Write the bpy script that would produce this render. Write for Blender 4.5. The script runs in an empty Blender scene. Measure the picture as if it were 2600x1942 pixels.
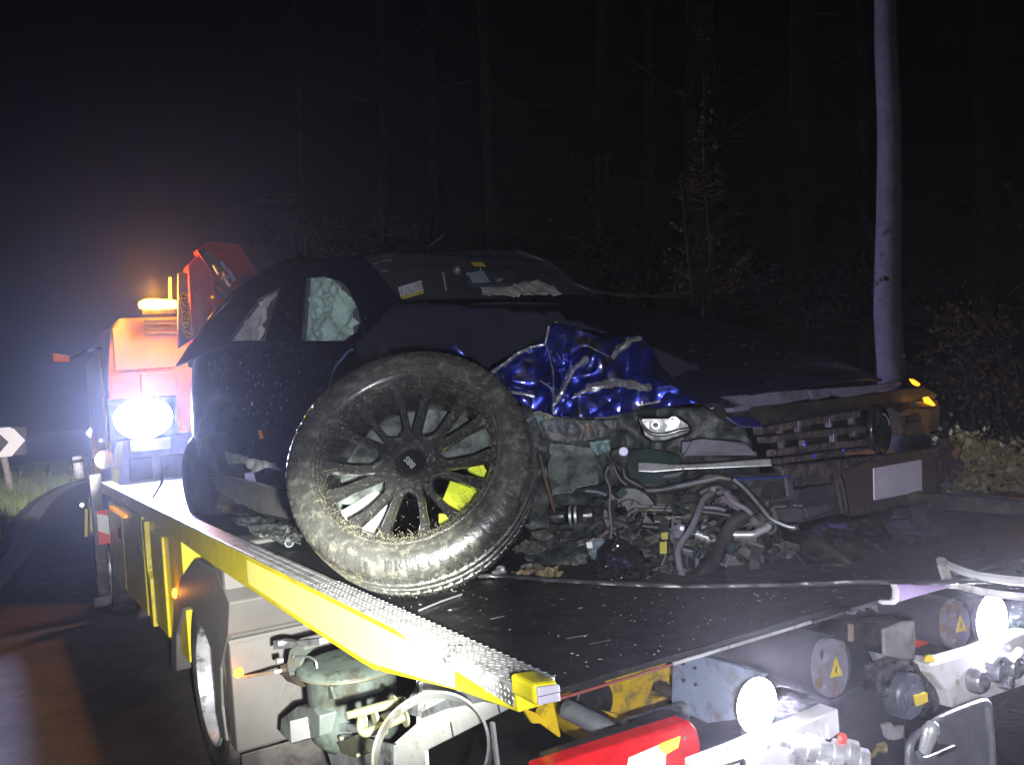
import bpy, bmesh, math, random
import numpy as np
from mathutils import Vector, Matrix, noise
random.seed(7); rng = np.random.default_rng(7)
R_ = math.radians
scene = bpy.context.scene
COL = scene.collection

# ------------------------------------------------------------------ camera
FPX = 2200.0                       # focal length in pixels of a 2600 px wide picture
CAMZ = 1.62
th, pit, rol = R_(31), math.atan(16 / 2200), R_(4.46)
cF = Vector((math.sin(th) * math.cos(pit), math.cos(th) * math.cos(pit), math.sin(pit)))
c0 = Vector((math.cos(th), -math.sin(th), 0)); cU0 = c0.cross(cF)
cR = math.cos(rol) * c0 - math.sin(rol) * cU0
cU = math.sin(rol) * c0 + math.cos(rol) * cU0
CAM = Vector((0, 0, CAMZ))
cam = bpy.data.cameras.new('camera'); camo = bpy.data.objects.new('camera', cam); COL.objects.link(camo)
m = Matrix((cR, cU, -cF)).transposed().to_4x4(); m.translation = CAM
camo.matrix_world = m
cam.sensor_width = 36; cam.lens = 36 * FPX / 2600; cam.clip_start = 0.02; cam.clip_end = 500
scene.camera = camo

# ------------------------------------------------------------------ world, exposure
w = bpy.data.worlds.new('World'); scene.world = w; w.use_nodes = True
nt = w.node_tree; nt.nodes.clear()
wo = nt.nodes.new('ShaderNodeOutputWorld'); bg = nt.nodes.new('ShaderNodeBackground')
sky = nt.nodes.new('ShaderNodeTexSky'); sky.sky_type = 'NISHITA'; sky.sun_disc = False
sky.sun_elevation = R_(-9); sky.sun_rotation = R_(200)
bg.inputs['Strength'].default_value = 0.02
nt.links.new(sky.outputs[0], bg.inputs[0]); nt.links.new(bg.outputs[0], wo.inputs[0])
scene.view_settings.view_transform = 'Standard'; scene.view_settings.look = 'None'
scene.view_settings.gamma = 1; scene.view_settings.use_curve_mapping = False
scene.view_settings.exposure = 0.0
scene.cycles.use_denoising = True
scene.cycles.max_bounces = 6; scene.cycles.volume_bounces = 0; scene.cycles.transparent_max_bounces = 12
scene.cycles.sample_clamp_indirect = 4

def spot(name, loc, target, power, color, size=60, blend=.6, radius=.03):
    l = bpy.data.lights.new(name, 'SPOT'); l.energy = power; l.color = color
    l.spot_size = R_(size); l.spot_blend = blend; l.shadow_soft_size = radius
    o = bpy.data.objects.new(name, l); COL.objects.link(o); o.location = loc
    o.rotation_euler = (Vector(target) - Vector(loc)).to_track_quat('-Z', 'Y').to_euler()
    return o
def point(name, loc, power, color, radius=.03):
    l = bpy.data.lights.new(name, 'POINT'); l.energy = power; l.color = color; l.shadow_soft_size = radius
    o = bpy.data.objects.new(name, l); COL.objects.link(o); o.location = loc
    return o
# phone flash next to the lens, then an added spot brightening rail and tyre
spot('flash_light', CAM + cR * .06 - cU * .07, (1.5, 2.6, 1.0), 250, (.88, .90, 1.0), 104, .55, .012)
spot('boost_spot_light', CAM + cR * .09 - cU * .10, (.80, 2.42, .98), 3000, (1.0, 1.0, .93), 23, 1.0, .015)

# ------------------------------------------------------------------ pixels -> points on a chosen plane
K = {'C1': (0, 550, 3.004), 'C2': (0, 1050, 3.004), 'C3': (300, 1400, 3.049), 'C4': (900, 1400, 3.049),
     'C5': (700, 900, 2.541), 'C6': (500, 600, 3.004), 'C7': (1100, 750, 2.949), 'C8': (1700, 900, 2.949),
     'D1': (1300, 1100, 2.949), 'D2': (1500, 1450, 3.358), 'D3': (2000, 1400, 3.048), 'D4': (1400, 0, 1.836),
     'D5': (2100, 700, 2.36), 'D6': (600, 0, 1.843), 'D7': (850, 620, 3.16), 'S': (0, 0, 1.), 'V': (0, 0, 1 / 1.1754)}
def ray(k, x, y):
    a, b, s = K[k]
    return cF + cR * ((a + x / s - 1300) / FPX) - cU * ((b + y / s - 971) / FPX)
def onp(n, c):
    n = Vector(n)
    def g(k, *p):
        out = []
        for x, y in p:
            r = ray(k, x, y); out.append(CAM + r * ((c - CAM.dot(n)) / r.dot(n)))
        return out if len(out) > 1 else out[0]
    return g
def onX(v): return onp((1, 0, 0), v)
def onY(v): return onp((0, 1, 0), v)
def onZ(v): return onp((0, 0, 1), v)
def depth(d): return onp(cF, CAM.dot(cF) + d)
# car frame: L towards its nose, W to its far side, H above the deck
DECK = 1.02
PSI = R_(10)
cfw = Vector((math.sin(PSI), -math.cos(PSI), 0)); clt = Vector((math.cos(PSI), math.sin(PSI), 0)); CO = Vector((1.0, 5.0, DECK))
def car(L, W, H): return CO + cfw * L + clt * W + Vector((0, 0, H))
def onW(v): return onp(clt, CO.dot(clt) + v)
def onL(v): return onp(cfw, CO.dot(cfw) + v)
kA, kB = car(2.2, .15, 0), car(3.15, .95, 0)      # diagonal plane across the torn corner
kd = (kB - kA).normalized(); kn = Vector((kd.y, -kd.x, 0)).normalized()
if kn.dot(CAM - kA) < 0: kn = -kn
kA = kA + kn * .22; KH = .35; ktan = .70
def tilted(nrm, base, v, H0, tn):
    flat = onp(nrm, base.dot(nrm) - v); zz = DECK + H0
    tn_ = (nrm + UP * tn).normalized(); q0 = Vector((base.x, base.y, zz)) - nrm * v
    low = onp(tn_, q0.dot(tn_))
    def g(k, *p):
        out = []
        for a in p:
            w_ = flat(k, a)
            if w_.z < zz: w_ = low(k, a)
            out.append(w_)
        return out if len(out) > 1 else out[0]
    return g
def onK(v=0.0): return tilted(kn, kA, v, KH, ktan)    # v: metres behind the torn corner

# ------------------------------------------------------------------ materials
MATS = {}
def mat(name, col, rough=.5, metal=0, var=.25, scale=12, bump=0, bscale=60, dirt=None, dirt_amt=.5, dirt_scale=9,
        emit=None, estr=0, coat=0, trans=0, alpha=1, spec=.5, attr=None, attrcol=(.6, .58, .55)):
    if name in MATS: return MATS[name]
    M = bpy.data.materials.new(name); M.use_nodes = True; n = M.node_tree.nodes; l = M.node_tree.links
    b = n['Principled BSDF']
    tc = n.new('ShaderNodeTexCoord')
    def rgb(c): return (c[0], c[1], c[2], 1)
    b.inputs['Base Color'].default_value = rgb(col)
    b.inputs['Roughness'].default_value = rough; b.inputs['Metallic'].default_value = metal
    b.inputs['Specular IOR Level'].default_value = spec
    b.inputs['Coat Weight'].default_value = coat; b.inputs['Coat Roughness'].default_value = .05
    b.inputs['Transmission Weight'].default_value = trans; b.inputs['Alpha'].default_value = alpha
    if emit:
        b.inputs['Emission Color'].default_value = rgb(emit); b.inputs['Emission Strength'].default_value = estr
    colsock = None
    if var > 0:
        nz = n.new('ShaderNodeTexNoise'); nz.inputs['Scale'].default_value = scale; nz.inputs['Detail'].default_value = 6
        l.new(tc.outputs['Object'], nz.inputs['Vector'])
        mx = n.new('ShaderNodeMix'); mx.data_type = 'RGBA'
        mx.inputs['A'].default_value = rgb([c * (1 - var) for c in col]); mx.inputs['B'].default_value = rgb([min(1, c * (1 + var)) for c in col])
        cr = n.new('ShaderNodeMapRange'); cr.inputs['From Min'].default_value = .3; cr.inputs['From Max'].default_value = .7
        l.new(nz.outputs['Fac'], cr.inputs['Value']); l.new(cr.outputs[0], mx.inputs['Factor'])
        colsock = mx.outputs['Result']
        rr = n.new('ShaderNodeMapRange'); rr.inputs['To Min'].default_value = max(0.02, rough - .12); rr.inputs['To Max'].default_value = min(1, rough + .15)
        nz2 = n.new('ShaderNodeTexNoise'); nz2.inputs['Scale'].default_value = scale * 2.7; nz2.inputs['Detail'].default_value = 5
        l.new(tc.outputs['Object'], nz2.inputs['Vector']); l.new(nz2.outputs['Fac'], rr.inputs['Value']); l.new(rr.outputs[0], b.inputs['Roughness'])
    if dirt:
        nz = n.new('ShaderNodeTexNoise'); nz.inputs['Scale'].default_value = dirt_scale; nz.inputs['Detail'].default_value = 12; nz.inputs['Roughness'].default_value = .72
        l.new(tc.outputs['Object'], nz.inputs['Vector'])
        cr = n.new('ShaderNodeMapRange'); cr.inputs['From Min'].default_value = .62 - dirt_amt * .4; cr.inputs['From Max'].default_value = .70 - dirt_amt * .3
        l.new(nz.outputs['Fac'], cr.inputs['Value'])
        mx = n.new('ShaderNodeMix'); mx.data_type = 'RGBA'; mx.inputs['B'].default_value = rgb(dirt)
        if colsock: l.new(colsock, mx.inputs['A'])
        else: mx.inputs['A'].default_value = rgb(col)
        l.new(cr.outputs[0], mx.inputs['Factor']); colsock = mx.outputs['Result']
    if attr:
        at = n.new('ShaderNodeAttribute'); at.attribute_name = attr
        mx = n.new('ShaderNodeMix'); mx.data_type = 'RGBA'; mx.inputs['B'].default_value = rgb(attrcol)
        if colsock: l.new(colsock, mx.inputs['A'])
        else: mx.inputs['A'].default_value = rgb(col)
        l.new(at.outputs['Fac'], mx.inputs['Factor']); colsock = mx.outputs['Result']
    if colsock: l.new(colsock, b.inputs['Base Color'])
    if bump > 0:
        nz = n.new('ShaderNodeTexNoise'); nz.inputs['Scale'].default_value = bscale; nz.inputs['Detail'].default_value = 8
        l.new(tc.outputs['Object'], nz.inputs['Vector'])
        bp = n.new('ShaderNodeBump'); bp.inputs['Strength'].default_value = 1; bp.inputs['Distance'].default_value = bump
        l.new(nz.outputs['Fac'], bp.inputs['Height']); l.new(bp.outputs[0], b.inputs['Normal'])
    MATS[name] = M
    return M
YEL = mat('yellow_paint', (.62, .53, .01), .35, var=.1, scale=5, dirt=(.25, .2, .06), dirt_amt=.12, coat=.3)
YELD = mat('yellow_casting', (.62, .42, .01), .45, var=.15, dirt=(.15, .11, .04), dirt_amt=.2, bump=.001)
TAPE = mat('reflective_yellow_tape', (.92, .86, .22), .35, var=.05)
ALU = mat('worn_aluminium', (.5, .51, .50), .36, .5, var=.2, scale=30, dirt=(.1, .1, .08), dirt_amt=.25, dirt_scale=14)
STEEL = mat('galvanised_steel', (.42, .45, .46), .42, .7, var=.25, scale=15, dirt=(.12, .11, .09), dirt_amt=.25)
WHITEP = mat('dirty_white_paint', (.62, .62, .58), .45, var=.12, dirt=(.35, .31, .22), dirt_amt=.12, dirt_scale=16)
BLUEG = mat('blue_grey_paint', (.22, .27, .36), .5, var=.15, dirt=(.12, .12, .12), dirt_amt=.3)
DECKM = mat('black_deck_board', (.018, .018, .019), .38, var=.4, scale=7, bump=.0012, bscale=220, dirt=(.07, .066, .06), dirt_amt=.18, dirt_scale=22)
BLK = mat('black_plastic', (.02, .02, .022), .38, var=.3, dirt=(.07, .065, .055), dirt_amt=.3, bump=.0006)
BLKG = mat('gloss_black_plastic', (.012, .012, .013), .12, var=.2, coat=.4)
DGREY = mat('dark_grey_metal', (.06, .062, .065), .45, .3, var=.3, dirt=(.13, .11, .08), dirt_amt=.4, bump=.0008)
GREYP = mat('grey_plastic', (.13, .125, .118), .5, var=.1, scale=4, dirt=(.13, .12, .11), dirt_amt=.15, dirt_scale=7, bump=.0004)
LINER = mat('splashed_liner_plastic', (.12, .14, .125), .6, var=.15, dirt=(.04, .045, .04), dirt_amt=.35, dirt_scale=16)
RUB = mat('dirty_rubber', (.04, .04, .036), .28, coat=.25, var=.3, scale=30, dirt=(.095, .095, .075), dirt_amt=.30, dirt_scale=34, bump=.0012, bscale=190)
RUBT = mat('truck_tyre_rubber', (.05, .045, .045), .6, var=.3, dirt=(.11, .1, .09), dirt_amt=.4, bump=.001)
RIMM = mat('black_alloy_dusty', (.034, .034, .033), .24, .2, var=.3, coat=.9, dirt=(.20, .19, .15), dirt_amt=.14, dirt_scale=90)
CHR = mat('chrome', (.75, .77, .8), .12, 1, var=.1)
SILV = mat('bright_aluminium', (.72, .72, .72), .3, .6, var=.15, scale=30, dirt=(.3, .28, .25), dirt_amt=.15)
TRIM = mat('truck_wheel_silver', (.8, .8, .84), .38, .6, var=.15, dirt=(.18, .16, .14), dirt_amt=.3)
CARP = mat('dark_blue_car_paint', (.006, .007, .022), .30, .1, var=.2, coat=.25, dirt=(.04, .038, .035), dirt_amt=.03, dirt_scale=70)
CRUMP = mat('crumpled_blue_paint', (.007, .017, .22), .32, .7, var=.35, scale=25, coat=1, dirt=(.006, .006, .016), dirt_amt=.34, dirt_scale=11, attr='wear', attrcol=(.5, .5, .45))
GLASS = mat('window_glass', (.8, .85, .85), .03, 0, var=0, trans=0, alpha=.10, spec=.6)
CL1 = mat('airbag_cloth_white', (.95, .88, .93), .8, var=.15, bump=.002, bscale=25)
CL2 = mat('airbag_cloth_green', (.50, .72, .64), .8, var=.15, bump=.002, bscale=25)
REDP = mat('red_crane_paint', (.45, .03, .03), .4, var=.1, coat=.2)
PURP = mat('grey_violet_column', (.2, .15, .18), .5, var=.15)
ORLAB = mat('orange_label', (.9, .45, .08), .5, var=.05)
REDL = mat('red_lens', (.5, .008, .012), .2, var=.25, scale=30, coat=.6, emit=(1, .02, .02), estr=.18)
REDLIT = mat('red_lens_lit', (.7, .3, .1), .2, var=0, emit=(1, .35, .12), estr=4)
AMBL = mat('amber_lens_lit', (.9, .3, .02), .2, var=0, emit=(1, .30, .02), estr=9)
AMBD = mat('amber_lens_dim', (.9, .35, .02), .2, var=0, emit=(1, .42, .03), estr=.7)
BEAC = mat('beacon_lit', (1, .5, .05), .2, var=0, emit=(1, .42, .04), estr=22)
LAMP = mat('lamp_lit_white', (1, 1, 1), .2, var=0, emit=(.92, .95, 1), estr=25)
WRET = mat('white_reflective', (.9, .9, .88), .4, var=.03)
RRET = mat('red_reflective', (.8, .06, .02), .4, var=.03)
BLAT = mat('black_print', (.01, .01, .01), .5, var=0)
YPR = mat('yellow_print', (.8, .6, .02), .5, var=.05)
HIVIS = mat('hi_vis_yellow_plastic', (.75, .85, .05), .45, var=.06, scale=9)
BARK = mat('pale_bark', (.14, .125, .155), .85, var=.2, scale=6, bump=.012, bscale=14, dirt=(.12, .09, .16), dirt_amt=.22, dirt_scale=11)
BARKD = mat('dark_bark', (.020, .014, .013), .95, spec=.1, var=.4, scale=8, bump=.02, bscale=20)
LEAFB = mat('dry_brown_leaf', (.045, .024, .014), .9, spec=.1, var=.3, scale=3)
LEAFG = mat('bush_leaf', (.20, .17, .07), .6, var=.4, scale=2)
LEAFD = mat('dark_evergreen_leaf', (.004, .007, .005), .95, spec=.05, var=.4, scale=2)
TORN = mat('torn_plastic', (.11, .11, .085), .5, var=.35, dirt=(.05, .05, .04), dirt_amt=.4)
ROPE = mat('wire_rope_steel', (.2, .2, .2), .4, .8, var=.3)
PLATE = mat('pale_number_plate', (.85, .76, .95), .4, var=.08)
CAPG = mat('grey_end_cap', (.4, .37, .42), .4, var=.06)
GREYH = mat('grey_hose', (.16, .16, .18), .45, var=.15)
BLUEC = mat('blue_cable', (.12, .17, .4), .4, var=.1)

# ------------------------------------------------------------------ mesh builder
ROOTLOC = {}
class MB:
    def __init__(s): s.v = []; s.f = []; s.attr = {}
    def add(s, v, f):
        o = len(s.v); s.v += [tuple(x) for x in v]; s.f += [tuple(i + o for i in q) for q in f]; return s
    def prism(s, poly, vec):
        """poly: list of points, closed; extruded along vec"""
        n = len(poly); vec = Vector(vec); P = [Vector(p) for p in poly]
        vs = P + [p + vec for p in P]
        fs = [tuple(range(n)), tuple(range(2 * n - 1, n - 1, -1))] + [(i, i + n, (i + 1) % n + n, (i + 1) % n) for i in range(n)]
        return s.add(vs, fs)
    def box(s, lo, hi):
        x0, y0, z0 = lo; x1, y1, z1 = hi
        return s.prism([(x0, y0, z0), (x1, y0, z0), (x1, y1, z0), (x0, y1, z0)], (0, 0, z1 - z0))
    def obox(s, c, ax, ay, az):
        """box of half axes"""
        c, ax, ay, az = Vector(c), Vector(ax), Vector(ay), Vector(az)
        return s.prism([c - ax - ay - az, c + ax - ay - az, c + ax + ay - az, c - ax + ay - az], az * 2)
    def bar(s, a, b, w, h, up=(0, 0, 1)):
        a, b = Vector(a), Vector(b); d = (b - a).normalized(); x = d.cross(Vector(up)).normalized(); y = x.cross(d)
        return s.obox((a + b) / 2, x * w / 2, (b - a) / 2, y * h / 2)
    def tube(s, pts, r, seg=8, spl=0, caps=True):
        P = [Vector(p) for p in pts]
        if spl and len(P) > 2: P = smooth(P, spl)
        n = len(P); rs = r if isinstance(r, (list, tuple)) else [r] * n
        if len(rs) != n: rs = [rs[0] + (rs[-1] - rs[0]) * i / (n - 1) for i in range(n)]
        t = (P[1] - P[0]).normalized(); u = t.orthogonal().normalized(); vs = []
        for i in range(n):
            t = (P[min(i + 1, n - 1)] - P[max(i - 1, 0)]).normalized()
            u = (u - t * u.dot(t)).normalized(); v = t.cross(u)
            for k in range(seg):
                a = 2 * math.pi * k / seg; vs.append(P[i] + (u * math.cos(a) + v * math.sin(a)) * rs[i])
        fs = [(i * seg + k, i * seg + (k + 1) % seg, (i + 1) * seg + (k + 1) % seg, (i + 1) * seg + k) for i in range(n - 1) for k in range(seg)]
        if caps: fs += [tuple(range(seg - 1, -1, -1)), tuple(range((n - 1) * seg, n * seg))]
        return s.add(vs, fs)
    def lathe(s, c, axis, prof, seg=32, close=False):
        """prof: (distance along axis, radius)"""
        c = Vector(c); t = Vector(axis).normalized(); u = t.orthogonal().normalized(); v = t.cross(u); vs = []
        for d, r in prof:
            for k in range(seg):
                a = 2 * math.pi * k / seg; vs.append(c + t * d + (u * math.cos(a) + v * math.sin(a)) * max(r, 1e-4))
        n = len(prof); rng_ = n if close else n - 1
        fs = [(i * seg + k, i * seg + (k + 1) % seg, ((i + 1) % n) * seg + (k + 1) % seg, ((i + 1) % n) * seg + k) for i in range(rng_) for k in range(seg)]
        return s.add(vs, fs)
    def cyl(s, a, b, r, seg=20, r2=None):
        a, b = Vector(a), Vector(b); L = (b - a).length; r2 = r if r2 is None else r2
        return s.lathe(a, b - a, [(0, 0), (0, r), (L, r2), (L, 0)], seg)
    def build(s, name, m, parent=None, smooth_=None, bevel=0, thick=0, kind=None):
        me = bpy.data.meshes.new(name); me.from_pydata(s.v, [], s.f); me.update()
        me.materials.append(m)
        bm = bmesh.new(); bm.from_mesh(me); bmesh.ops.recalc_face_normals(bm, faces=bm.faces); bm.to_mesh(me); bm.free()
        for k, arr in s.attr.items():
            a = me.attributes.new(k, 'FLOAT', 'POINT'); a.data.foreach_set('value', arr)
        if smooth_ is not None:
            me.polygons.foreach_set('use_smooth', [True] * len(me.polygons)); me.set_sharp_from_angle(angle=R_(smooth_))
        o = bpy.data.objects.new(name, me); COL.objects.link(o)
        if bevel:
            b = o.modifiers.new('bevel', 'BEVEL'); b.width = bevel; b.segments = 2; b.limit_method = 'ANGLE'; b.angle_limit = R_(40)
        if thick:
            b = o.modifiers.new('solid', 'SOLIDIFY'); b.thickness = thick; b.offset = 0
        if parent: setp(o, parent)
        if kind: o['kind'] = kind
        return o
def setp(o, parent):
    o.parent = parent
    o.matrix_parent_inverse = Matrix.Translation(-ROOTLOC.get(parent.name, Vector()))
def smooth(P, k):
    out = []
    n = len(P)
    for i in range(n - 1):
        p0, p1, p2, p3 = P[max(i - 1, 0)], P[i], P[i + 1], P[min(i + 2, n - 1)]
        for j in range(k):
            t = j / k
            out.append(.5 * ((2 * p1) + (p2 - p0) * t + (2 * p0 - 5 * p1 + 4 * p2 - p3) * t * t + (3 * p1 - p0 - 3 * p2 + p3) * t ** 3))
    out.append(P[-1]); return out
def tag(o, label=None, cat=None, group=None, kind=None):
    if label: o['label'] = label
    if cat: o['category'] = cat
    if group: o['group'] = group
    if kind: o['kind'] = kind
    return o
def thing(name, label, cat, loc, group=None):
    o = bpy.data.objects.new(name, None); COL.objects.link(o); o.location = loc
    o.empty_display_size = .1
    ROOTLOC[o.name] = Vector(loc)
    return tag(o, label, cat, group)
def text(body, origin, xdir, ydir, height, m, parent, name='lettering', ext=.001):
    cu = bpy.data.curves.new(name, 'FONT'); cu.body = body; cu.size = height * 1.4; cu.extrude = ext
    cu.align_x = 'CENTER'; cu.align_y = 'CENTER'
    tmp = bpy.data.objects.new('tmp', cu); COL.objects.link(tmp)
    dg = bpy.context.evaluated_depsgraph_get(); me = bpy.data.meshes.new_from_object(tmp.evaluated_get(dg))
    bpy.data.objects.remove(tmp); bpy.data.curves.remove(cu)
    x = Vector(xdir).normalized(); y = Vector(ydir); y = (y - x * y.dot(x)).normalized(); z = x.cross(y)
    M = Matrix((x, y, z)).transposed().to_4x4(); M.translation = Vector(origin)
    me.transform(M); me.materials.clear(); me.materials.append(m)
    o = bpy.data.objects.new(name, me); COL.objects.link(o)
    if parent: setp(o, parent)
    return o
def inpoly(x, y, poly):
    c = False; j = len(poly) - 1
    for i in range(len(poly)):
        xi, yi = poly[i]; xj, yj = poly[j]
        if (yi > y) != (yj > y) and x < (xj - xi) * (y - yi) / (yj - yi) + xi: c = not c
        j = i
    return c
def crumple(name, m, parent, fn, k, poly, step, amp, nscale, nrm, sd=0, thick=.002, wrap=None, creases=None, sm=60, wear=None, octv=4):
    """torn or creased sheet: the outline on a plane, its relief along nrm"""
    xs = [p[0] for p in poly]; ys = [p[1] for p in poly]
    mb = MB(); idx = {}; nrm = Vector(nrm)
    nx = int((max(xs) - min(xs)) / step) + 2; ny = int((max(ys) - min(ys)) / step) + 2
    wl = []
    for j in range(ny):
        for i in range(nx):
            x = min(xs) + i * step; y = min(ys) + j * step
            jx = x + step * .8 * noise.noise((x * .05, y * .05, sd)); jy = y + step * .8 * noise.noise((x * .05, y * .05, sd + 9))
            if not inpoly(jx, jy, poly): continue
            p = fn(k, (x, y))
            h = 0; q = p * nscale + Vector((sd * 7.1, sd, 0)); a = amp
            for o_ in range(octv):
                h += a * (1 - 2.2 * abs(noise.noise(q))); q = q * 2.1; a *= .48
            if creases: 
                dh, ww = creases(x, y); h += dh; wl.append(ww)
            if wrap: h += wrap(x, y)
            idx[(i, j)] = len(mb.v); mb.v.append(tuple(p + nrm * h))
    for (i, j), a in idx.items():
        b = idx.get((i + 1, j)); c = idx.get((i + 1, j + 1)); d = idx.get((i, j + 1))
        if None not in (b, c, d): mb.f.append((a, b, c, d))
        elif b is not None and c is not None: mb.f.append((a, b, c))
        elif c is not None and d is not None: mb.f.append((a, c, d))
        elif b is not None and d is not None: mb.f.append((a, b, d))
    if creases: mb.attr['wear'] = wl
    return mb.build(name, m, parent, smooth_=sm, thick=thick)
def holed(outer, holes, vec, name, m, parent):
    """flat plate (list of 3d points in one plane) with openings, extruded along vec"""
    bm = bmesh.new(); edges = []
    for loop in [outer] + holes:
        vs = [bm.verts.new(p) for p in loop]
        edges += [bm.edges.new((vs[i], vs[(i + 1) % len(vs)])) for i in range(len(vs))]
    bmesh.ops.triangle_fill(bm, edges=edges, use_beauty=True, use_dissolve=False)
    r = bmesh.ops.extrude_face_region(bm, geom=list(bm.faces))
    bmesh.ops.translate(bm, vec=Vector(vec), verts=[g for g in r['geom'] if isinstance(g, bmesh.types.BMVert)])
    bmesh.ops.recalc_face_normals(bm, faces=bm.faces)
    me = bpy.data.meshes.new(name); bm.to_mesh(me); bm.free(); me.materials.append(m)
    o = bpy.data.objects.new(name, me); COL.objects.link(o)
    if parent: setp(o, parent)
    return o
UP = Vector((0, 0, 1)); XA = Vector((1, 0, 0)); YA = Vector((0, 1, 0))
GZ = -.16

# ------------------------------------------------------------------ ground, road, verge
def sheet(name, m, x0, x1, y0, y1, nx, ny, zf, kind='structure'):
    mb = MB()
    for j in range(ny + 1):
        for i in range(nx + 1):
            x = x0 + (x1 - x0) * i / nx; y = y0 + (y1 - y0) * j / ny
            mb.v.append((x, y, zf(x, y)))
    mb.f = [(j * (nx + 1) + i, j * (nx + 1) + i + 1, (j + 1) * (nx + 1) + i + 1, (j + 1) * (nx + 1) + i) for j in range(ny) for i in range(nx)]
    return mb.build(name, m, None, smooth_=60, kind=kind)
GROUND = mat('forest_soil', (.05, .04, .028), .9, var=.4, scale=3, bump=.02, bscale=20)
ASPH = mat('wet_asphalt', (.10, .088, .08), .5, var=.35, scale=4, bump=.006, bscale=150, dirt=(.22, .16, .11), dirt_amt=.18, dirt_scale=60)
EDGE = mat('pale_road_edge', (.5, .42, .36), .8, var=.2, bump=.004, bscale=60)
VERGE = mat('verge_grass_soil', (.09, .11, .03), .8, var=.4, scale=2, bump=.02, bscale=30)
def bank(x, y):
    z = GZ - .03
    if x > 5: z += min(.5, (x - 5) * .28) + .08 * noise.noise((x * .8, y * .8, 0))
    return z
sheet('ground', GROUND, -120, 120, -60, 200, 120, 120, bank)
# road follows a left-hand edge read from the picture: straight beside the truck, then bending right
edge = [onZ(GZ)('C2', p) for p in ((0, 1100), (120, 860), (200, 760), (300, 660), (430, 580), (540, 535), (640, 512))]
edge = [Vector((-14, -30, GZ)), Vector((-3.2, 0, GZ)), Vector((-1.15, 7, GZ))] + edge
edge += [edge[-1] + Vector((3, 4, 0)), edge[-1] + Vector((8, 8, 0)), edge[-1] + Vector((20, 13, 0)), edge[-1] + Vector((60, 20, 0))]
edge = smooth(edge, 6)
def ribbon(name, m, offs0, offs1, z, kind='structure'):
    mb = MB(); n = len(edge)
    for i, p in enumerate(edge):
        t = (edge[min(i + 1, n - 1)] - edge[max(i - 1, 0)]).normalized(); s_ = Vector((t.y, -t.x, 0))
        mb.v += [tuple(p + s_ * offs0 + UP * z), tuple(p + s_ * offs1 + UP * z)]
    mb.f = [(2 * i, 2 * i + 1, 2 * i + 3, 2 * i + 2) for i in range(n - 1)]
    return mb.build(name, m, None, kind=kind)
ribbon('road', ASPH, 0, 5.2, 0)
ribbon('road_edge_line', EDGE, .03, .35, .004)
ribbon('verge', VERGE, -14, -.001, .01)

# grass on the verge
def tri_stuff(name, m, pts, size, label, cat, up=.2, parent=None, elong=1.0):
    n = len(pts); P = np.array(pts, dtype=float)
    d1 = rng.normal(size=(n, 3)); d1 /= np.linalg.norm(d1, axis=1)[:, None]
    d2 = rng.normal(size=(n, 3)); d2 -= d1 * (d1 * d2).sum(1)[:, None]; d2 /= np.linalg.norm(d2, axis=1)[:, None]
    s = size * (.5 + rng.random(n))[:, None]
    a = P - d1 * s * .5 * elong; c = P + d1 * s * .5 * elong; b = P + d2 * s * .28; d = P - d2 * s * .28
    v = np.stack([a, b, c, d], 1).reshape(-1, 3)
    f = np.arange(4 * n).reshape(n, 4)
    me = bpy.data.meshes.new(name); me.from_pydata(v.tolist(), [], f.tolist()); me.materials.append(m)
    o = bpy.data.objects.new(name, me); COL.objects.link(o)
    if parent: setp(o, parent); 
    if label: tag(o, label, cat)
    return o
mb = MB()
for _ in range(14000):
    i = random.randrange(8, len(edge) - 6); t = (edge[i + 1] - edge[i]); s_ = Vector((t.y, -t.x, 0)).normalized()
    p = edge[i] + t * random.random() - s_ * (random.random() ** 1.6 * 7 + .15)
    h = .05 + .16 * random.random() * (1 + p.y / 30); a = random.random() * 6.3; dx, dy = math.cos(a) * .012, math.sin(a) * .012
    k = len(mb.v); q = Vector((random.gauss(0, .04), random.gauss(0, .04), 0))
    mb.v += [(p.x - dx, p.y - dy, GZ), (p.x + dx, p.y + dy, GZ), tuple(p + q + UP * h)]; mb.f.append((k, k + 1, k + 2))
tag(mb.build('grass', mat('verge_grass', (.16, .2, .05), .6, var=.4, scale=1.5), None), 'short pale grass on the verge beside the bending road', 'grass', kind='stuff')

# ================================================================== TOW TRUCK
T = thing('tow_truck', 'yellow flatbed tow truck with beacon lit, carrying the wrecked car', 'tow truck', (2.0, 5.5, GZ))
X8 = onX(.80)
# --- side rail
mb = MB(); prof = [(8.6, 1.062), (8.6, .975), (5.9, .985), (4.1, .94), (2.27, .922), (2.14, .924), (1.64, .998), (1.40, 1.02), (1.40, 1.062)]
mb.prism([(.80, y, z) for y, z in prof], (.055, 0, 0))
rail = mb.build('side_rail', YEL, T, bevel=.004)
mb = MB(); mb.prism([(.7975, y, z) for y, z in ((3.4, 1.045), (3.4, .955), (2.27, .94), (2.14, .942), (1.665, .999), (1.655, 1.052))], (.0022, 0, 0))
mb.build('reflective_tape', TAPE, rail)
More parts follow.
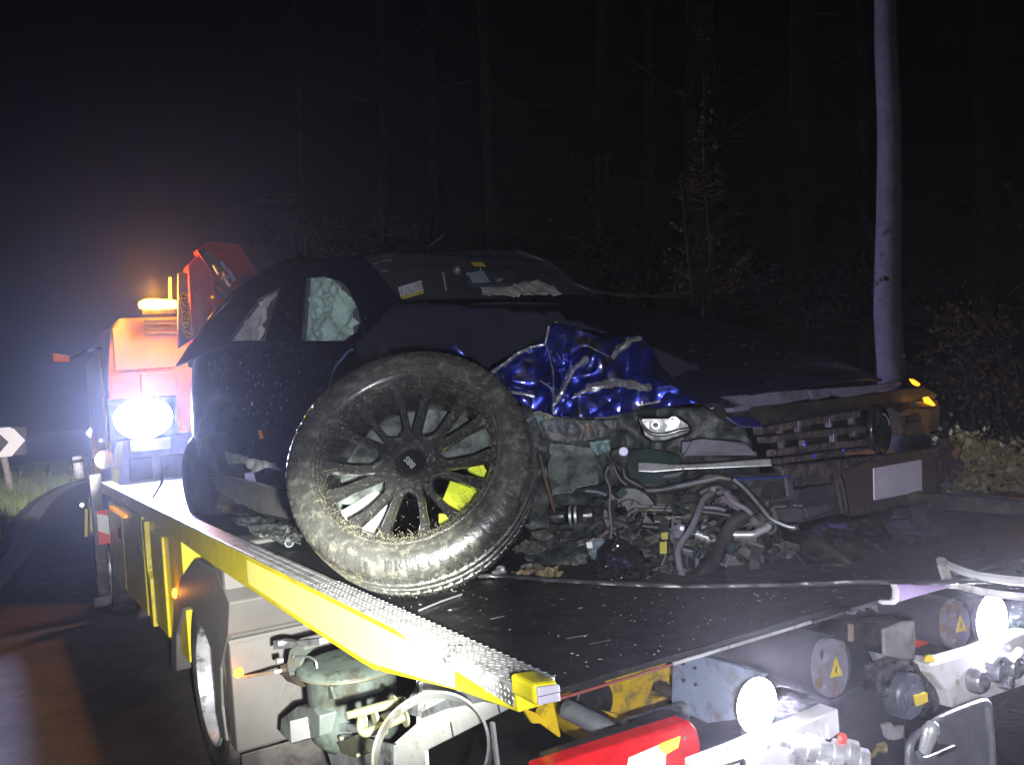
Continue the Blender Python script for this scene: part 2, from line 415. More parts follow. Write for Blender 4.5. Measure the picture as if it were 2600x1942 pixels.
# end block and grey cap
cpP = onY(1.318)('C4', (1400, 1042), (1575, 1018), (1578, 1148), (1410, 1183))
mb = MB(); mb.prism([p + Vector((sx, 0, sz)) for p, sx, sz in zip(cpP, (-.003, .002, .002, -.003), (.004, .004, -.003, -.003))], (0, .085, 0)); blk = mb.build('rail_end_block', YEL, T, bevel=.008)
mb = MB(); mb.prism([p - YA * .008 for p in cpP], (0, .0075, 0)); mb.build('end_cap', CAPG, blk, bevel=.003)
mb = MB(); a_ = cpP[0].lerp(cpP[3], .5) - YA * .009; b_ = cpP[1].lerp(cpP[2], .42) - YA * .009; mb.bar(a_, b_, .0008, .0018, YA); mb.build('cap_seam', BLK, blk)
# tread plate on the rail, folded over its outer side near the tail
mb = MB(); mb.box((.797, 1.39, 1.0635), (.879, 8.6, 1.072))
tp = mb.build('tread_plate', ALU, T, bevel=.002)
mb = MB(); mb.prism([(.7935, 1.40, 1.066), (.7935, 1.41, 1.03), (.7935, 1.85, 1.055), (.7935, 1.95, 1.066)], (.003, 0, 0)); mb.build('tread_flange', ALU, tp)
mb = MB(); rn = 0
for i in range(150):
    y = 1.405 + i * .0145
    for j in range(6):
        x = .804 + j * .0138 + (.004 if i % 2 else 0); s = 1 if (i + j) % 2 else -1
        if y > 2.6 and j % 2: continue
        c = Vector((x, y, 1.0725)); d = Vector((s * .7, .7, 0)) * .0065; e = Vector((-d.y, d.x, 0)) * .32
        mb.add([c - d, c - e, c + d, c + e, c + UP * .0014], [(0, 1, 4), (1, 2, 4), (2, 3, 4), (3, 0, 4)])
    if y < 1.9:
        for j in range(3):
            z = 1.060 - j * .0115
            if z < 1.03 + (y - 1.4) * .062: continue
            s = 1 if (i + j) % 2 else -1
            c = Vector((.7932, y, z)); d = Vector((0, .7, s * .7)) * .006; e = Vector((0, -s * .7, .7)) * .002
            mb.add([c - d, c - e, c + d, c + e, c - XA * .0022], [(0, 1, 4), (1, 2, 4), (2, 3, 4), (3, 0, 4)])
mb.build('tread_lozenge', SILV, tp, kind='stuff')
# right rail
mb = MB(); mb.box((3.17, 1.5, .94), (3.25, 8.6, 1.072)); mb.build('side_rail', DGREY, T, bevel=.004)
# --- deck
mb = MB(); mb.box((.8555, 1.455, 1.006), (1.775, 8.7, DECK)); mb.box((1.7755, 1.425, 1.006), (3.169, 8.7, DECK - .001))
deck = mb.build('deck', DECKM, T, bevel=.003)
pts = onZ(.99)('D2', (0, 915), (640, 740), (1430, 520), (2015, 350))
mb = MB(); mb.box((.90, 1.450, .999), (1.22, 1.4548, 1.004)); mb.build('deck_edge_strip', mat('red_brown_edge', (.2, .05, .04), .6), deck)
mb = MB(); mb.box((1.2205, 1.449, .999), (1.66, 1.4545, 1.006)); mb.build('deck_edge_strip', SILV, deck)
mb = MB(); mb.box((1.6605, 1.446, .999), (1.774, 1.4545, 1.005)); mb.build('deck_edge_strip', DGREY, deck)
mb = MB()
for i in range(420):
    x = random.uniform(.93, 2.6); y = 1.47 + random.random() ** 1.3 * 1.5; s = random.uniform(.0008, .0032); e = random.uniform(.8, 3.2)
    a = random.gauss(.5, .9)
    d = Vector((math.cos(a), math.sin(a), 0)) * s * e; f_ = Vector((-math.sin(a), math.cos(a), 0)) * s * .6; c = Vector((x, y, DECK + .0008))
    mb.add([c - d, c - f_, c + d, c + f_, c + UP * .0015], [(0, 1, 4), (1, 2, 4), (2, 3, 4), (3, 0, 4)])
tag(mb.build('grit', mat('pale_grit', (.45, .45, .4), .6), deck), kind='stuff')
for a, b in (((1640, 670), (1810, 640)), ((1820, 715), (1980, 680)), ((1050, 520), (1160, 497))):
    p, q = onZ(DECK + .0005)('C4', a, b); mb = MB(); mb.bar(p, q, .004, .001); mb.build('deck_scratch', mat('scratched_metal', (.2, .2, .21), .4, .4), deck)
# cross channel at the right rear of the deck
P = onY(1.38)('D3', (850, 252), (1100, 246), (1300, 240), (1300, 266), (1060, 330), (862, 390)); mb = MB(); mb.prism(P, (0, .008, 0)); ch = mb.build('cross_channel', mat('violet_grey_steel', (.36, .24, .46), .5, .2, var=.15), T, bevel=.002)
P = onY(1.372)('D3', (808, 252), (846, 250), (864, 300), (862, 388), (830, 412), (740, 412), (716, 395), (722, 376), (800, 376), (822, 360), (826, 300)); mb = MB(); mb.prism(P, (0, .007, 0)); mb.build('channel_edge', WHITEP, ch, bevel=.0015)
# pale folded ramp frame at the far right
g = onZ(1.08)
a = g('D3', (1180, 70), (1250, 110), (1480, 190), (1829, 232), (1900, 240)); mb = MB(); mb.tube(a, .011, 6, 2)
mb.build('ramp_frame', WHITEP, T, smooth_=40)
a = onZ(1.03)('D3', (1240, 260), (1330, 262), (1500, 310), (1829, 352), (1900, 360)); mb = MB(); mb.tube(a, .010, 6, 2)
mb.build('ramp_frame', WHITEP, T, smooth_=40)
p, q = onZ(1.08)('D3', (1190, 80)), onZ(1.02)('D3', (1235, 225)); mb = MB(); mb.bar(p, q, .03, .01, YA); mb.build('ramp_post', WHITEP, T)
# --- under the deck: longitudinal beams, side plates
def xz(k, Y, *p): return onY(Y)(k, *p)
def yz(k, X, *p): return onX(X)(k, *p)
mb = MB(); mb.box((1.48, 2.5, .80), (1.55, 8.0, .978)); mb.build('frame_beam', DGREY, T, bevel=.003)
mb = MB(); mb.box((2.55, 2.2, .80), (2.62, 8.0, .978)); mb.build('frame_beam', DGREY, T, bevel=.003)
# big grey tube running away under the deck, with a lug plate at its end (two of them)
def outrig(px, Y, k, rad, name='extension_cylinder'):
    c = xz(k, Y, px)
    mb = MB(); mb.cyl(c, c + Vector((-.06, 1.8, .02)), rad, 28); mb.build(name, mat('dark_violet_cylinder', (.09, .08, .10), .45, .3), T, smooth_=40)
    return c
# lug plates with warning triangles
def lug(k, poly, holes, tri, Y):
    P = xz(k, Y, *poly); H = []
    for (x, y, rx, ry) in holes:
        H.append(xz(k, Y, *[(x + rx * math.cos(t), y + ry * math.sin(t)) for t in [i * math.pi / 5 for i in range(10)]]))
    o = holed(P, H, (0, .018, 0), 'lug_plate', mat('pale_steel_lug', (.36, .33, .38), .45, .4, var=.2, dirt=(.3, .2, .12), dirt_amt=.3), T)
    t = xz(k, Y - .002, *tri); mb = MB(); mb.prism(t, (0, .0018, 0)); w_ = mb.build('warning_sticker', YPR, o)
    cx = sum(p[0] for p in tri) / 3; cy = sum(p[1] for p in tri) / 3
    b = xz(k, Y - .004, (cx - 3, cy - 35), (cx + 8, cy - 8), (cx - 1, cy - 4), (cx + 8, cy + 28), (cx - 10, cy + 2), (cx, cy - 4)); mb = MB(); mb.prism(b, (0, .0015, 0)); mb.build('warning_mark', BLAT, o)
    return o
c1 = outrig((340, 900), 1.62, 'D3', .085); c2 = outrig((1305, 560), 1.62, 'D3', .075)
def oval(cx, cy, rx, ry, n=20, sl=0): return [(cx + rx * math.copysign(abs(math.cos(t)) ** .8, math.cos(t)) + sl * math.sin(t), cy + ry * math.sin(t)) for t in [2 * math.pi * i / n for i in range(n)]]
lug('D3', oval(345, 900, 125, 225, 22), [(285, 800, 38, 58), (290, 1040, 25, 30), (425, 735, 20, 40)], [(375, 815), (333, 975), (428, 955)], 1.60)
lug('D3', oval(1312, 565, 98, 185, 22), [(1270, 475, 28, 42), (1282, 680, 22, 26), (1375, 430, 14, 30)], [(1338, 490), (1308, 625), (1385, 608)], 1.60)
# grey wedge shaped side plate with bolts behind the left work lamp
P = yz('D2', 1.42, (700, 770), (880, 710), (1340, 830), (1480, 880), (1380, 1060), (1300, 1250), (1000, 1290), (800, 1200), (690, 1150)); mb = MB(); mb.prism(P, (.012, 0, 0)); sp = mb.build('side_plate', BLUEG, T)
for p in ((795, 785), (895, 820), (800, 925), (902, 960)):
    c = yz('D2', 1.42, p); mb = MB(); mb.cyl(c - XA * .001, c - XA * .006, .0045, 8); mb.build('bolt', BLK, sp)
# yellow casting with pivot and black pin
Yc = 1.95
P = xz('D2', Yc, (-30, 940), (120, 905), (400, 850), (610, 760), (740, 850), (700, 990), (640, 980), (690, 880), (560, 905), (500, 1070), (560, 1090), (655, 1060), (680, 1165), (540, 1215), (440, 1250), (300, 1310), (120, 1250), (-10, 1170), (-60, 1050))
mb = MB(); mb.prism(P, (0, .16, 0)); cas = mb.build('lift_casting', YELD, T, bevel=.006)
c = xz('D2', Yc, (15, 1110)); mb = MB(); mb.lathe(c + YA * .02, -YA, [(0, .062), (.03, .062), (.034, .056), (.034, .02), (.028, .018), (.028, 0)], 32); mb.build('pivot_disc', BLK, cas, smooth_=40)
mb = MB(); mb.cyl(xz('D2', Yc - .02, (590, 985)), xz('D2', Yc - .22, (945, 1130)), .019, 20); mb.build('locking_pin', BLK, cas, smooth_=40, bevel=.002)
mb = MB(); c = xz('D2', Yc - .20, (915, 1118)); mb.cyl(c, c + (xz('D2', Yc - .22, (945, 1130)) - c), .0205, 20); mb.build('pin_tip', DGREY, cas, smooth_=40)
P = xz('D2', Yc - .03, (110, 1190), (430, 1260), (360, 1290), (300, 1310)); mb = MB(); mb.prism(P, (0, .02, 0)); mb.build('casting_rib', YELD, cas)
# lower yellow drum continuing down
P = xz('C4', 1.98, (1700, 1180), (1930, 1240), (2134, 1330), (2134, 1400), (1990, 1480), (1800, 1500), (1740, 1400)); mb = MB(); mb.prism(P, (0, .12, 0)); mb.build('lift_arm', YELD, T, bevel=.005)
# yellow hook plate under the rail end
P = xz('C4', 1.55, (1290, 1190), (1330, 1215), (1420, 1255), (1450, 1175), (1540, 1165), (1600, 1420), (1590, 1440), (1440, 1330), (1380, 1330)); mb = MB(); mb.prism(P, (0, .012, 0)); mb.build('hook_plate', YELD, T, bevel=.002)
mb = MB(); mb.bar(xz('C4', 1.53, (1500, 1180)), xz('C4', 1.53, (1440, 1270)), .012, .012); mb.build('hook_rib', YELD, T)
mb = MB(); mb.tube([xz('C4', 1.75, (1640, 1215)), xz('C4', 1.60, (2050, 1420))], .024, 16); mb.build('push_rod', STEEL, T, smooth_=40)
mb = MB(); mb.tube(xz('D2', 1.62, (300, 1335), (520, 1260), (800, 1180)), .021, 12, 3); mb.build('pipe', STEEL, T, smooth_=40)
# hinge ledge behind tail light (dark top lip)
P = xz('D2', 1.42, (-300, 1620), (830, 1240), (870, 1265), (-300, 1690)); mb = MB(); mb.prism(P, (0, .06, 0)); mb.build('lamp_housing', BLK, T, bevel=.003)
# --- tail light
Yt = 1.40
P = xz('D2', Yt, (-420, 1680), (850, 1272), (905, 1335), (940, 1450), (945, 1700), (-420, 1760)); mb = MB(); mb.prism(P, (0, .05, 0)); tl = mb.build('tail_light', REDL, T, bevel=.006)
P = xz('D2', Yt - .002, (310, 1700), (330, 1590), (590, 1480), (640, 1560), (630, 1700)); mb = MB(); mb.prism(P, (0, .0015, 0)); mb.build('lit_lens', mat('tail_lens_white_hot', (1, .8, .6), .2, var=0, emit=(1, .72, .45), estr=4), tl)
P = xz('D2', Yt - .003, (570, 1500), (600, 1470), (765, 1405), (745, 1500), (640, 1560)); mb = MB(); mb.prism(P, (0, .002, 0)); mb.build('lit_lens', mat('tail_lens_yellow', (1, .6, .05), .2, var=0, emit=(1, .5, .03), estr=2.2), tl)
P = xz('D2', Yt - .002, (-300, 1760), (40, 1650), (80, 1690), (60, 1760)); mb = MB(); mb.prism(P, (0, .0015, 0)); mb.build('lit_lens', REDLIT, tl)
c = xz('D2', Yt - .003, (805, 1418)); mb = MB(); mb.cyl(c, c + YA * .003, .004, 10); mb.build('screw', CHR, tl)
# --- rear bumper beam in two runs, carrying the work lamps
P = xz('D2', 1.33, (940, 1650), (1260, 1530), (1560, 1400), (1900, 1270), (2000, 1240), (2010, 1420), (2010, 1800), (940, 1800)); mb = MB(); mb.prism(P, (0, .05, 0)); bb = mb.build('bumper_beam', WHITEP, T, bevel=.004)
P = xz('D3', 1.33, (1100, 875), (1500, 760), (1850, 620), (1900, 610), (1900, 1010), (1560, 1130), (1280, 1215), (1230, 1080), (1110, 940)); mb = MB(); mb.prism(P, (0, .05, 0)); bb2 = mb.build('bumper_beam', WHITEP, T, bevel=.004)
P = xz('D3', 1.325, (150, 1320), (390, 1215), (405, 1400), (320, 1460), (310, 1330)); mb = MB(); mb.prism(P, (0, .05, 0)); mb.build('beam_end_plate', WHITEP, T, bevel=.003)
def worklamp(k, cx, cy, rx, Y):
    c = xz(k, Y, (cx, cy)); r = (xz(k, Y, (cx + rx, cy)) - xz(k, Y, (cx - rx, cy))).length / 2
    mb = MB(); mb.lathe(c + YA * .05, -YA, [(.01, 0), (.01, r * .5), (.02, r * .85), (.032, r * .93), (.040, r * .93), (.036, r * .90)], 36); o = mb.build('work_lamp', BLK, T, smooth_=40)
    mb = MB(); mb.lathe(c + YA * .012, -YA, [(0, r * .96), (.004, r * .94), (.010, r * .6), (.012, 0)], 36); mb.build('lens', LAMP, o, smooth_=60)
    mb = MB(); mb.bar(c + Vector((0, .05, -r)), c + Vector((0, .05, -r * 1.5)), .02, .01, YA); mb.build('lamp_bracket', STEEL, o)
    return c
wl1 = worklamp('D2', 1450, 1150, 170, 1.36)
wl2 = worklamp('D3', 1612, 545, 120, 1.36)
spot('work_lamp_light', wl1 - YA * .03, wl1 + Vector((-.5, -1, -.1)), 150, (.78, .75, 1), 160, .6, .04)
spot('work_lamp_light', wl2 - YA * .03, wl2 + Vector((-.5, -1, -.1)), 130, (.78, .75, 1), 160, .6, .04)
# winch block, grey box, gear housing in the middle
P = xz('D3', 1.45, (745, 600), (905, 540), (985, 535), (995, 700), (985, 830), (760, 870)); mb = MB(); mb.prism(P, (0, .012, 0)); mb.build('latch_box', mat('pale_grey_steel', (.38, .37, .36), .5, .2, var=.2, dirt=(.2, .18, .14), dirt_amt=.3), T, bevel=.004)
P = xz('D3', 1.43, (675, 780), (760, 800), (745, 880), (715, 920), (700, 900), (715, 860)); mb = MB(); mb.prism(P, (0, .02, 0)); mb.build('torn_bracket', STEEL, T)
P = xz('D3', 1.6, (470, 560), (910, 520), (745, 600), (750, 740), (490, 690)); mb = MB(); mb.prism(P, (0, .05, 0)); mb.build('cross_beam', BLK, T)
mb = MB(); mb.bar(xz('D3', 1.59, (487, 560)), xz('D3', 1.59, (490, 690)), .012, .01, YA); mb.build('beam_edge', mat('pinkish_edge', (.4, .28, .25), .6), T)
for P in ([(465, 430), (560, 385), (610, 465), (550, 440), (520, 490), (480, 480)], [(650, 380), (680, 375), (705, 470), (655, 440)]):
    mb = MB(); mb.prism(xz('D3', 1.46, *P), (0, .01, 0)); mb.build('torn_bracket', STEEL, T)
P = xz('D3', 1.36, (730, 900), (900, 840), (1090, 870), (1190, 960), (1200, 1180), (1190, 1250), (990, 1290), (860, 1190), (720, 1110)); mb = MB(); mb.prism(P, (0, .06, 0)); gh = mb.build('winch_housing', mat('satin_black_cover', (.022, .022, .025), .25, var=.2, coat=.4, dirt=(.07, .065, .06), dirt_amt=.2), T, bevel=.014)
mb = MB(); mb.lathe(xz('D3', 1.35, (920, 1110)), -YA, [(-.03, .055), (.01, .055), (.016, .05), (.016, .03), (.02, .028), (.02, 0)], 32); mb.build('winch_cap', mat('satin_grey_cover', (.09, .10, .12), .3, .2), gh, smooth_=35)
P = xz('D3', 1.325, (985, 1115), (1080, 1090), (1088, 1160), (1005, 1195)); mb = MB(); mb.prism(P, (0, .012, 0)); mb.build('yellow_tag', YPR, gh)
mb = MB(); c = xz('D3', 1.40, (745, 1095)); mb.cyl(c, c - YA * .04, .014, 12); mb.build('bolt', STEEL, gh, smooth_=40)
mb = MB(); mb.tube(xz('D3', 1.34, (1190, 1000), (1290, 1005), (1385, 1005)), .010, 10); mb.build('lever', BLK, T, smooth_=40)
# round couplings on the right beam
for (x, y, r) in ((1490, 1000, .034), (1640, 930, .030), (1760, 890, .034), (1700, 1010, .02)):
    c = xz('D3', 1.31, (x, y)); mb = MB(); mb.lathe(c + YA * .03, -YA, [(-.02, r * .5), (0, r), (.03, r), (.042, r * .8), (.045, r * .4), (.03, r * .35), (.03, 0)], 24); mb.build('coupling', mat('shiny_grey_metal', (.3, .3, .32), .22, .7, var=.25), T, smooth_=35)
mb = MB(); mb.tube(xz('D3', 1.31, (1560, 880), (1640, 800), (1720, 850), (1800, 770)), .012, 8, 4); mb.build('hose', STEEL, T, smooth_=40)
mb = MB(); mb.cyl(xz('D3', 1.40, (1000, 825)), xz('D3', 1.36, (1100, 840)), .009, 12); t_ = mb.build('pin', SILV, T, smooth_=40)
mb = MB(); mb.cyl(xz('D3', 1.358, (1085, 838)), xz('D3', 1.345, (1100, 842)), .013, 12); mb.build('pin_cap', YPR, t_, smooth_=40)
P = xz('D3', 1.6, (985, 680), (1100, 700), (1010, 740)); mb = MB(); mb.prism(P, (0, .01, 0)); mb.build('red_white_marker', RRET, T)
# cast-iron jaw at the lower right
P = xz('D3', 1.24, (950, 1500), (1000, 1420), (1090, 1360), (1200, 1290), (1310, 1240), (1440, 1195), (1540, 1165), (1560, 1300), (1575, 1450), (1590, 1800), (945, 1800)); mb = MB(); mb.prism(P, (0, .02, 0)); jw = mb.build('coupling_jaw', mat('rough_cast_grey', (.24, .24, .27), .32, .4, var=.25, bump=.0015, bscale=120), T, bevel=.009)
mb = MB(); mb.tube(xz('D3', 1.232, (945, 1800), (935, 1600), (945, 1500), (985, 1430), (1060, 1375), (1150, 1310), (1250, 1262), (1380, 1210), (1535, 1165), (1556, 1260), (1572, 1430), (1590, 1800)), .0085, 10, 4); mb.build('jaw_rim', MATS['rough_cast_grey'], jw, smooth_=60)
P = xz('D3', 1.236, (985, 1520), (1020, 1450), (1120, 1400), (1150, 1440), (1160, 1480), (1300, 1500), (1060, 1610), (1000, 1570)); mb = MB(); mb.prism(P, (0, .003, 0)); mb.build('jaw_recess_shade', BLK, jw, bevel=.001)  # shaded recess put on as a flat black patch
mb = MB(); mb.tube(xz('D3', 1.208, (1010, 1550), (1060, 1605), (1290, 1510)), .006, 8, 3); mb.build('jaw_lever', STEEL, jw, smooth_=40)
mb = MB(); c = xz('D3', 1.2, (1090, 1440)); mb.lathe(c, Vector((.2, -.3, 1)), [(-.04, .0), (-.035, .012), (.02, .018), (.035, .012), (.04, 0)], 16); mb.build('jaw_knob', SILV, jw, smooth_=50)
# dark body mass behind the jaw and its fittings
P = xz('D3', 1.42, (400, 1180), (600, 1060), (760, 1080), (920, 1250), (930, 1800), (420, 1800)); mb = MB(); mb.prism(P, (0, .03, 0)); mb.build('gear_housing', mat('deep_black_housing', (.018, .02, .022), .4, var=.3), T, bevel=.01)
for P in ([(740, 1340), (800, 1320), (830, 1360), (800, 1460), (770, 1440)], [(815, 1370), (900, 1340), (895, 1440), (820, 1460)]):
    mb = MB(); mb.prism(xz('D3', 1.40, *P), (0, .01, 0)); mb.build('small_plate', mat('pale_grey_steel', (.3, .3, .3)), T, bevel=.001)
# couplings blazing white on the left beam (right of the left work lamp)
for i, (x, y, r, l_) in enumerate(((1790, 1540, .028, .05), (1870, 1590, .022, .06), (1940, 1560, .026, .05), (1975, 1640, .03, .04), (1840, 1500, .015, .05), (1905, 1480, .016, .05))):
    c = xz('D2', 1.31, (x, y)); mb = MB(); mb.lathe(c + YA * .02, Vector((.4, -1, -.25)), [(0, r), (l_ * .3, r), (l_ * .35, r * .7), (l_ * .7, r * .7), (l_ * .75, r * .9), (l_, r * .85), (l_, 0)], 18); mb.build('hydraulic_coupling', SILV, T, smooth_=35)
for c in ((100, 1500), (300, 1560), (420, 1540), (500, 1600)):
    p = xz('D3', 1.29, c); mb = MB(); mb.lathe(p, Vector((.8, -.6, -.3)), [(-.05, .012), (-.02, .012), (-.02, .022), (.01, .022), (.01, .028), (.03, .028), (.03, 0)], 18); mb.build('hydraulic_coupling', SILV, T, smooth_=35)
mb = MB(); mb.cyl(xz('D3', 1.28, (405, 1440)), xz('D3', 1.27, (440, 1450)), .012, 12); mb.build('red_cap', RRET, T, smooth_=40)
mb = MB(); mb.tube(xz('D3', 1.38, (590, 1570), (650, 1580), (690, 1530), (750, 1540), (750, 1490), (700, 1500)), .006, 8, 3); mb.build('hose_clip', mat('brass_fitting', (.35, .28, .12), .4, .6), T, smooth_=40)
# number frame corner under the beam
P = xz('D2', 1.30, (1020, 1680), (1300, 1590), (1320, 1610), (1330, 1720), (1310, 1720), (1300, 1620), (1060, 1690)); mb = MB(); mb.prism(P, (0, .01, 0)); mb.build('plate_frame', DGREY, T)
# --- white chassis end plates, lit hard, with holes
P = yz('C4', .97, (480, 990), (830, 1075), (1290, 1165), (1040, 1290), (545, 1540), (565, 1800), (200, 1800), (100, 1660), (480, 1330))
hl = yz('C4', .97, *[(648 + 18 * math.cos(t), 1125 + 20 * math.sin(t)) for t in [i * .785 for i in range(8)]])
cp = holed(P, [hl], (.01, 0, 0), 'chassis_plate', WHITEP, T)
for y in (740, 1120):
    pass
P = yz('C4', .962, (830, 1078), (1290, 1165), (1200, 1200), (1000, 1160), (700, 1220), (520, 1290), (500, 1250), (640, 1180)); mb = MB(); mb.prism(P, (.006, 0, 0)); mb.build('chassis_gusset', STEEL, cp)
mb = MB(); mb.tube(yz('C4', .955, (520, 1190), (505, 1160), (520, 1135), (555, 1140), (565, 1180), (545, 1215), (520, 1190)), .005, 8, 2); mb.build('shackle', SILV, cp, smooth_=40)
mb = MB(); mb.bar(yz('C4', .955, (1068, 1320)), yz('C4', .955, (1110, 1680)), .012, .008, XA); mb.build('support_strip', SILV, T)
for a, b in (((745, 1320), (765, 1430)), ((1105, 1150), (1125, 1245)), ((300, 1480), (320, 1660))):
    mb = MB(); mb.bar(yz('C4', .966, a), yz('C4', .966, b), .003, .003, XA); mb.build('plate_seam', BLK, cp)
# hoop of flat steel bar
c = depth(1.82)('C4', (600, 1550)); mb = MB(); Rh = .127; n = 48; vs = []
hn = (UP * .70 - cF * .72 - cR * .12).normalized(); hx = cR - hn * cR.dot(hn); hx.normalize(); tilt = Matrix((hx, hn.cross(hx), hn)).transposed()
for i in range(n):
    a = 2 * math.pi * i / n
    for rr, zz in ((Rh, -.014), (Rh, .014), (Rh - .006, .014), (Rh - .006, -.014)):
        vs.append(c + tilt @ Vector((rr * math.cos(a), rr * math.sin(a), zz)))
mb.add(vs, [(4 * i + k, 4 * i + (k + 1) % 4, 4 * ((i + 1) % n) + (k + 1) % 4, 4 * ((i + 1) % n) + k) for i in range(n) for k in range(4)])
mb.build('steel_hoop', mat('dark_hoop_steel', (.2, .21, .2), .5, .5, var=.25, dirt=(.12, .11, .08), dirt_amt=.3), T, smooth_=35)
# threaded clamp
a, b = xz('C4', 1.98, (-60, 1270)), xz('C4', 1.98, (380, 1150))
mb = MB(); mb.cyl(a, b, .009, 12); cl = mb.build('threaded_rod', mat('brassy_steel', (.35, .34, .22), .35, .7, var=.2), T, smooth_=40)
mb = MB()
for i in range(26):
    p = a.lerp(b, .12 + i * .033); d = (b - a).normalized(); mb.lathe(p, d, [(0, .009), (.002, .0115), (.004, .009)], 12)
mb.build('thread', MATS['brassy_steel'], cl, smooth_=30, kind='stuff')
for p, r in (((60, 1300), .026), ((150, 1280), .024), ((300, 1190), .03), ((385, 1290), .026), ((215, 1350), .028)):
    q = xz('C4', 1.98, p); d = (b - a).normalized(); mb = MB(); mb.cyl(q, q + d * .006, r * .8, 18); mb.build('washer', MATS['brassy_steel'], cl, smooth_=30)
mb = MB(); mb.tube(xz('C4', 1.965, (60, 1280), (50, 1360), (90, 1400), (200, 1360), (380, 1280)), .011, 10, 4); mb.build('clamp_hook', MATS['brassy_steel'], cl, smooth_=40)
P = yz('C4', .93, (330, 1115), (400, 1150), (500, 1010), (490, 1280), (380, 1250)); mb = MB(); mb.prism(P, (.012, 0, 0)); mb.build('clamp_bracket', STEEL, T, bevel=.002)
# --- drum tank under the rail
tc_ = yz('C3', 1.02, (1800, 860)); rT = .155
mb = MB(); mb.lathe(tc_, -UP, [(-.02, 0), (-.015, rT * .9), (-.01, rT * 1.12), (0, rT * 1.2), (.012, rT * 1.2), (.018, rT * 1.05), (.03, rT), (.20, rT), (.24, rT * .97), (.27, rT * .8), (.27, 0)], 48)
tk = mb.build('air_tank', mat('grey_green_tank', (.12, .15, .13), .4, .2, var=.2, dirt=(.07, .07, .05), dirt_amt=.35), T, smooth_=50)
mb = MB(); mb.lathe(tc_ - UP * .006, -UP, [(0, rT * 1.215), (.006, rT * 1.215)], 48); mb.build('tank_band', MATS['brassy_steel'], tk, smooth_=50)
P = yz('C3', .90, (1460, 1110), (1640, 1040), (1670, 1140), (1500, 1160)); mb = MB(); mb.prism(P, (.01, 0, 0)); mb.build('tank_tab', MATS['grey_green_tank'], tk, bevel=.003)
P = yz('C3', .92, (1540, 1320), (1880, 1340), (1860, 1400), (1640, 1390), (2134, 1500), (2134, 1800), (1700, 1800)); mb = MB(); mb.prism(P, (.012, 0, 0)); mb.build('tank_cradle', STEEL, T, bevel=.002)
P = yz('C3', .89, (1690, 1480), (1830, 1420), (1945, 1550), (1830, 1600), (1730, 1560)); mb = MB(); mb.prism(P, (.03, 0, 0)); mb.build('rubber_mount', mat('olive_dark', (.06, .065, .04), .6), T, bevel=.004)
for p in ((1740, 1440), (1870, 1570)):
    c = yz('C3', .885, p); mb = MB(); mb.cyl(c, c - XA * .012, .008, 8); mb.build('bolt', MATS['brassy_steel'], T, smooth_=30)
# grey block with reflector
P = yz('C3', .86, (1260, 1290), (1380, 1200), (1510, 1210), (1560, 1270), (1560, 1430), (1340, 1490), (1250, 1400)); mb = MB(); mb.prism(P, (.07, 0, 0)); gb = mb.build('mounting_block', mat('green_grey_block', (.13, .15, .14), .5, var=.2, dirt=(.07, .07, .06), dirt_amt=.3), T, bevel=.005)
P = yz('C3', .857, (1330, 1310), (1455, 1280), (1478, 1440), (1340, 1480)); mb = MB(); mb.prism(P, (.0025, 0, 0)); mb.build('square_reflector', WRET, gb)
# bracket with bolts and hook plate
P = yz('C3', .86, (1200, 690), (1240, 680), (1330, 695), (1560, 670), (1560, 720), (1340, 745), (1200, 760)); mb = MB(); mb.prism(P, (.03, 0, 0)); br = mb.build('lock_bracket', STEEL, T, bevel=.002)
P = yz('C3', .85, (1330, 760), (1380, 725), (1430, 740), (1450, 765), (1515, 740), (1440, 800), (1400, 880), (1340, 935), (1310, 860)); mb = MB(); mb.prism(P, (.01, 0, 0)); mb.build('latch_plate', mat('grey_green_latch', (.3, .36, .32), .4, .4), br)
for p, r in (((1240, 712), .011), ((1232, 848), .012), ((1348, 815), .005)):
    c = yz('C3', .846, p); mb = MB(); mb.cyl(c + XA * .02, c - XA * .003, r, 14); mb.build('bolt', STEEL if r > .006 else BLK, br, smooth_=30)
mb = MB(); mb.tube(yz('C3', .84, (1380, 815), (1480, 815), (1530, 850), (1540, 900)), .004, 8, 4); mb.build('latch_wire', STEEL, br, smooth_=40)
P = yz('C3', .86, (1250, 880), (1310, 860), (1330, 960), (1420, 1050), (1300, 1000), (1270, 960)); mb = MB(); mb.prism(P, (.02, 0, 0)); mb.build('bracket_foot', DGREY, br, bevel=.002)
# amber marker on its arm
mb = MB(); mb.bar(yz('C3', .845, (980, 965)), yz('C3', .845, (1240, 925)), .012, .028, XA)
arm = mb.build('marker_arm', mat('cream_arm', (.5, .4, .3), .5, var=.15), T, bevel=.002)
c = yz('C3', .835, (935, 940)); mb = MB(); mb.lathe(c - XA * .012, Vector((.5, .4, 0)), [(0, 0), (.002, .016), (.01, .021), (.024, .021)], 20); mb.build('amber_marker', AMBL, arm, smooth_=50)
point('amber_marker_light', c + Vector((-.05, -.02, .0)), .5, (1, .35, .03), .015)
